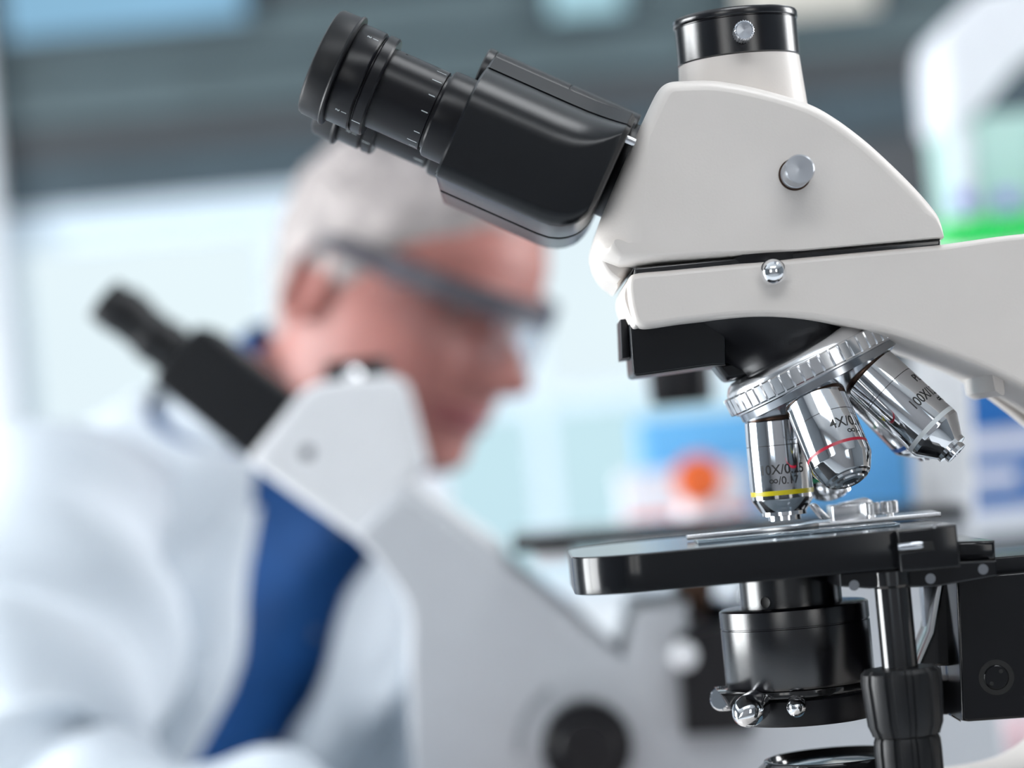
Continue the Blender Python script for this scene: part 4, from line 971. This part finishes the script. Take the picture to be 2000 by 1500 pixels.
# eyes and lips
for s in (-1, 1):
    ex, ey, ez = min((head_pt(17, s * q * .01) for q in range(5, 110)), key=lambda p: abs(abs(p[1]) - 31))
    c = H(ex - 9.0, s * 31, 17)
    ld = B()
    for zz in (22.5, 12.5):
        tube(ld, spline([H(head_pt(zz, s * q)[0] + 0.3, head_pt(zz, s * q)[1], zz - (1.5 if zz > 17 else -1.5) * abs(q - .42) / .2) for q in (.26, .36, .46, .58)], 4), [.0026] * 13, 8)
    obj('eyelid', ld, 'skin', person)
    eo = obj('eye', lathe(B(), [(0.0001, -.012)] + [(.012 * math.sin(math.pi * k / 12), -.012 * math.cos(math.pi * k / 12)) for k in range(1, 12)] + [(0.0001, .012)], c, hx - hz * .3, 24), 'eye', person)
    obj('iris', lathe(B(), [(.0001, .0122), (.0045, .0118), (.0055, .0108), (.0055, .010)], c, hx - hz * .3, 20), 'iris', eo)
    bw = B(); tube(bw, spline([H(*[q for q in (lambda p: (p[0] + 1.5, p[1], p[2]))(head_pt(zz, s * a))]) for zz, a in ((34, .14), (39, .32), (38, .5), (33, .66))], 5), [.0036] * 16, 8); obj('eyebrow', bw, 'hair', person)
lp = B()
for zz, rr in ((-43.5, .0036), (-52.5, .0042)):
    tube(lp, spline([H(*(lambda p: (p[0] - 0.8, p[1], zz - (0.8 if abs(a) > .3 else 0)))(head_pt(zz, a))) for a in (-.5, -.3, -.1, .1, .3, .5)], 4), [rr * (1 - .6 * abs(k - 10) / 10) for k in range(21)], 8)
obj('lips', lp, 'lip', person)
# hair: cap over the crown, the sides and the nape
def hairkeep(x, y, z):
    th = math.atan2(abs(y), x)
    line = lerp_tab([(0, 86), (.45, 80), (.75, 66), (1.0, 52), (1.25, 20), (1.5, 4), (1.75, 12), (2.0, -20), (2.4, -52), (3.2, -58)], th)
    return max(-0.45, min(1.0, (z - line) / 12))
hm = head_bm(7.0, hairkeep, -75, 123, 80, 120, 1.6)
obj('hair', hm, 'hair', person, 80, 'short grey hair')
# ---- shirt and coat
sb = torso_bm(-0.004, 0.02, 0.975, 40, 72, 0.025)
shirt = obj('shirt', sb, 'shirt', person, 60, 'blue open collared shirt')
cl = B()
def neck_ring(off, h, th):
    e1 = tfn; e2 = tr
    c = NB - ta * .045 + ta * h + tfn * (.012 * h / .05)
    return c + e1 * math.cos(th) * (.066 + off) + e2 * math.sin(th) * (.064 + off)
rr = []
for off, h in ((.010, 0.0), (.006, .030), (.003, .062), (.009, .064), (.016, .030), (.024, -.004)):
    rr.append([neck_ring(off, h - .03 * max(0, math.cos(t)), t) for t in [math.radians(28 + (360 - 56) * k / 48) for k in range(49)]])
grid_faces(cl, rr, closed=False); obj('shirt_collar', cl, 'shirt', shirt, 60)
for t_ in (.86, .74, .60, .45, .30):
    c = torso_pt(t_, 0.0, 0.0); obj('shirt_button', lathe(B(), mm([(.2, -1), (3.6, -1), (3.8, 1), (3.0, 1.6), (.2, 1.2)]), c, tfn, 20), 'button', shirt)
GAP = [(0, .62), (.3, .52), (.55, .42), (.75, .36), (.9, .46), (1.0, .9)]
def coat_shell(off):
    rows = []
    for i in range(47):
        t = -0.10 + 1.055 * i / 46; g = lerp_tab(GAP, t); row = []
        for k in range(81):
            g2 = .02 if t < .8 else .02 + (g - .02) * (t - .8) / .2
            th = g + (2 * math.pi - g - g2) * k / 80
            fold = 0.007 * math.sin(th * 9 + t * 26) + 0.008 * math.sin(th * 4 - t * 34)
            tt = max(t, 0); p = torso_pt(tt, th, off + fold * min(1, (1 - t) * 3) + (.02 * max(0, -t) / .1))
            if t < 0: p = p + ta * (t * tl)
            row.append(p)
        rows.append(row)
    return rows
def sheet(rows_a, rows_b):
    bm = B(); A = [[bm.verts.new(p) for p in r] for r in rows_a]; C = [[bm.verts.new(p) for p in r] for r in rows_b]
    n, m = len(A), len(A[0])
    for i in range(n - 1):
        for j in range(m - 1):
            bm.faces.new((A[i][j], A[i][j + 1], A[i + 1][j + 1], A[i + 1][j])); bm.faces.new((C[i][j], C[i + 1][j], C[i + 1][j + 1], C[i][j + 1]))
    for i in range(n - 1):
        bm.faces.new((A[i][0], A[i + 1][0], C[i + 1][0], C[i][0])); bm.faces.new((A[i][m - 1], C[i][m - 1], C[i + 1][m - 1], A[i + 1][m - 1]))
    for j in range(m - 1):
        bm.faces.new((A[0][j], C[0][j], C[0][j + 1], A[0][j + 1])); bm.faces.new((A[n - 1][j], A[n - 1][j + 1], C[n - 1][j + 1], C[n - 1][j]))
    return bm
coat = obj('lab_coat', sheet(coat_shell(.020), coat_shell(.016)), 'coat', person, 70, 'open white lab coat')
def sleeve(S, Eb, Wr, r0, r1, r2):
    pts = spline([S - (Eb - S).normalized() * .02, S + (Eb - S) * .5, Eb, Eb + (Wr - Eb) * .5, Eb + (Wr - Eb) * .93], 14)
    bm = B(); rings = []; N = len(pts)
    for i, p in enumerate(pts):
        u = i / (N - 1); T = (pts[min(i + 1, N - 1)] - pts[max(i - 1, 0)]).normalized()
        a, e0, b = frame_from(T, Vector((.1, -.9, .3)))
        r = lerp_tab([(0, r0), (.5, r1), (1, r2)], u)
        wrk = min(1, u * 5)
        rings.append([p + (math.cos(t) * e0 + math.sin(t) * b) * (r + wrk * (.010 * math.sin(u * 40 + 2.4 * math.sin(t + u * 5)) + .008 * math.sin(3 * t + u * 23))) for t in [2 * math.pi * k / 36 for k in range(36)]])
    c0 = rings[0]
    grid_faces(bm, rings, True, True, False)
    return obj('sleeve', bm, 'coat', coat, 70)
sleeve(SR, ER, WR, .094, .072, .052); sleeve(SL, EL, WL, .090, .070, .052)
# lapels and coat collar
for s in (1, -1):
    ra, rb_ = [], []
    for i in range(15):
        t = .44 + .47 * i / 14; g = (lerp_tab(GAP, t) if s > 0 else .02 if t < .8 else .02 + (lerp_tab(GAP, t) - .02) * (t - .8) / .2); wl_ = .055 + .30 * math.sin(math.pi * min(1, i / 14 * .86)) * (0.6 if i < 8 else 1)
        ra.append([torso_pt(t, s * (g - .03 + wl_ * k / 6), .028 + .004 * math.sin(k)) for k in range(7)]); rb_.append([torso_pt(t, s * (g - .03 + wl_ * k / 6), .0235) for k in range(7)])
    obj('lapel', sheet(ra, rb_), 'coat', coat, 60)
cc = B(); rows = []
for off, h in ((.020, -.006), (.018, .020), (.017, .045), (.026, .048), (.036, .018), (.046, -.016)):
    rows.append([neck_ring(off, h - .012, t) for t in [math.radians(62 + (360 - 124) * k / 40) for k in range(41)]])
grid_faces(cc, rows, closed=False); obj('coat_collar', cc, 'coat', coat, 60)
pk = [torso_pt(.60, -.95, .030), torso_pt(.60, -.60, .030), torso_pt(.42, -.62, .030), torso_pt(.42, -.97, .030)]
# trousers and shoes
for hip, knee, ank, toe in legs:
    obj('trouser_leg', tube(B(), spline([hip, (hip + knee) / 2, knee, (knee + ank) / 2, ank + Vector((0, 0, .02))], 6), [.092 - .0016 * i for i in range(25)], 24), 'trouser', person)
    obj('shoe', tube(B(), [ank + Vector((-.02, 0, -.052)), ank + Vector((.06, 0, -.052)), toe + Vector((.01, 0, 0))], [.044, .046, .036], 20), 'shoe', person)
# ---- safety glasses
gl = thing('safety_glasses', 'dark browed clear safety glasses worn by the person in the lab coat', 'glasses', H(90, 0, 0))
def gp_(a, z, off=0.0):
    e = math.radians(a); return H(28 + (84 + off) * math.cos(e) ** .8 if abs(a) < 90 else 28, (76 + off * .6) * math.sin(e), z)
bmf = B(); A = [-86 + 172 * k / 48 for k in range(49)]
def zbr(a): return 34 - 1 * (abs(a) / 86) ** 2
ri = [[gp_(a, zbr(a) + 8.5, 0) for a in A], [gp_(a, zbr(a) + 8.5, 4) for a in A], [gp_(a, zbr(a) - 9, 4.5) for a in A], [gp_(a, zbr(a) - 9, 0.5) for a in A], [gp_(a, zbr(a) + 8.5, 0) for a in A]]
grid_faces(bmf, ri, closed=False); obj('brow_bar', bmf, 'spec_frame', gl)
for s in (-1, 1):
    aa = [s * (5 + 79 * k / 24) for k in range(25)]
    def zlow(a): return zbr(a) - 7 - 36 * math.sin(math.pi * min(1, (abs(a) - 3) / 86) ** .75) ** .5 if 3 < abs(a) < 89 else zbr(a) - 9
    fr_, bk_ = [], []
    for j in range(7):
        fr_.append([gp_(a, zbr(a) - 6 + (zlow(a) - zbr(a) + 6) * j / 6, 3.6 - 1.0 * j / 6) for a in aa]); bk_.append([gp_(a, zbr(a) - 6 + (zlow(a) - zbr(a) + 6) * j / 6, 1.8 - 1.0 * j / 6) for a in aa])
    obj('lens', sheet(fr_, bk_), 'spec_lens', gl, 60)
    tb2 = B(); P_ = [gp_(s * 86, zbr(86), 2), H(10, s * 86, 33), H(-10, s * 87, 31), H(-22, s * 83, 18), H(-30, s * 77, 2)]
    rings = []
    for q, (hh, ww) in zip(P_, ((8, 2), (7, 2), (5, 2), (3.4, 2), (3, 2))):
        rings.append([q + hl * (ww / 1000 * dx) + hz * (hh / 1000 * dz) for dx, dz in ((-1, -1), (1, -1), (1, 1), (-1, 1))])
    grid_faces(tb2, rings); obj('temple_arm', tb2, 'spec_frame', gl)
# ---- stool
st = thing('stool', 'round black lab stool under the seated person', 'stool', (PV.x, PV.y, 0))
obj('seat', lathe(B(), mm([(20, 0), (175, 0), (185, 8), (188, 22), (180, 36), (150, 40), (.2, 38)]), Vector((PV.x, PV.y, PV.z - .17)), UP, 48), 'black_rubber', st)
obj('column', lathe(B(), mm([(.2, 60), (25, 60), (25, (PV.z - .17) * 1000), (.2, (PV.z - .17) * 1000)]), Vector((PV.x, PV.y, 0)), UP, 32), 'chrome', st)
for k in range(5):
    th = 2 * math.pi * k / 5
    e = Vector((math.cos(th), math.sin(th), 0))
    obj('leg', tube(B(), [Vector((PV.x, PV.y, .08)), Vector((PV.x, PV.y, .018)) + e * .26], [.018, .016], 12), 'black_satin', st)
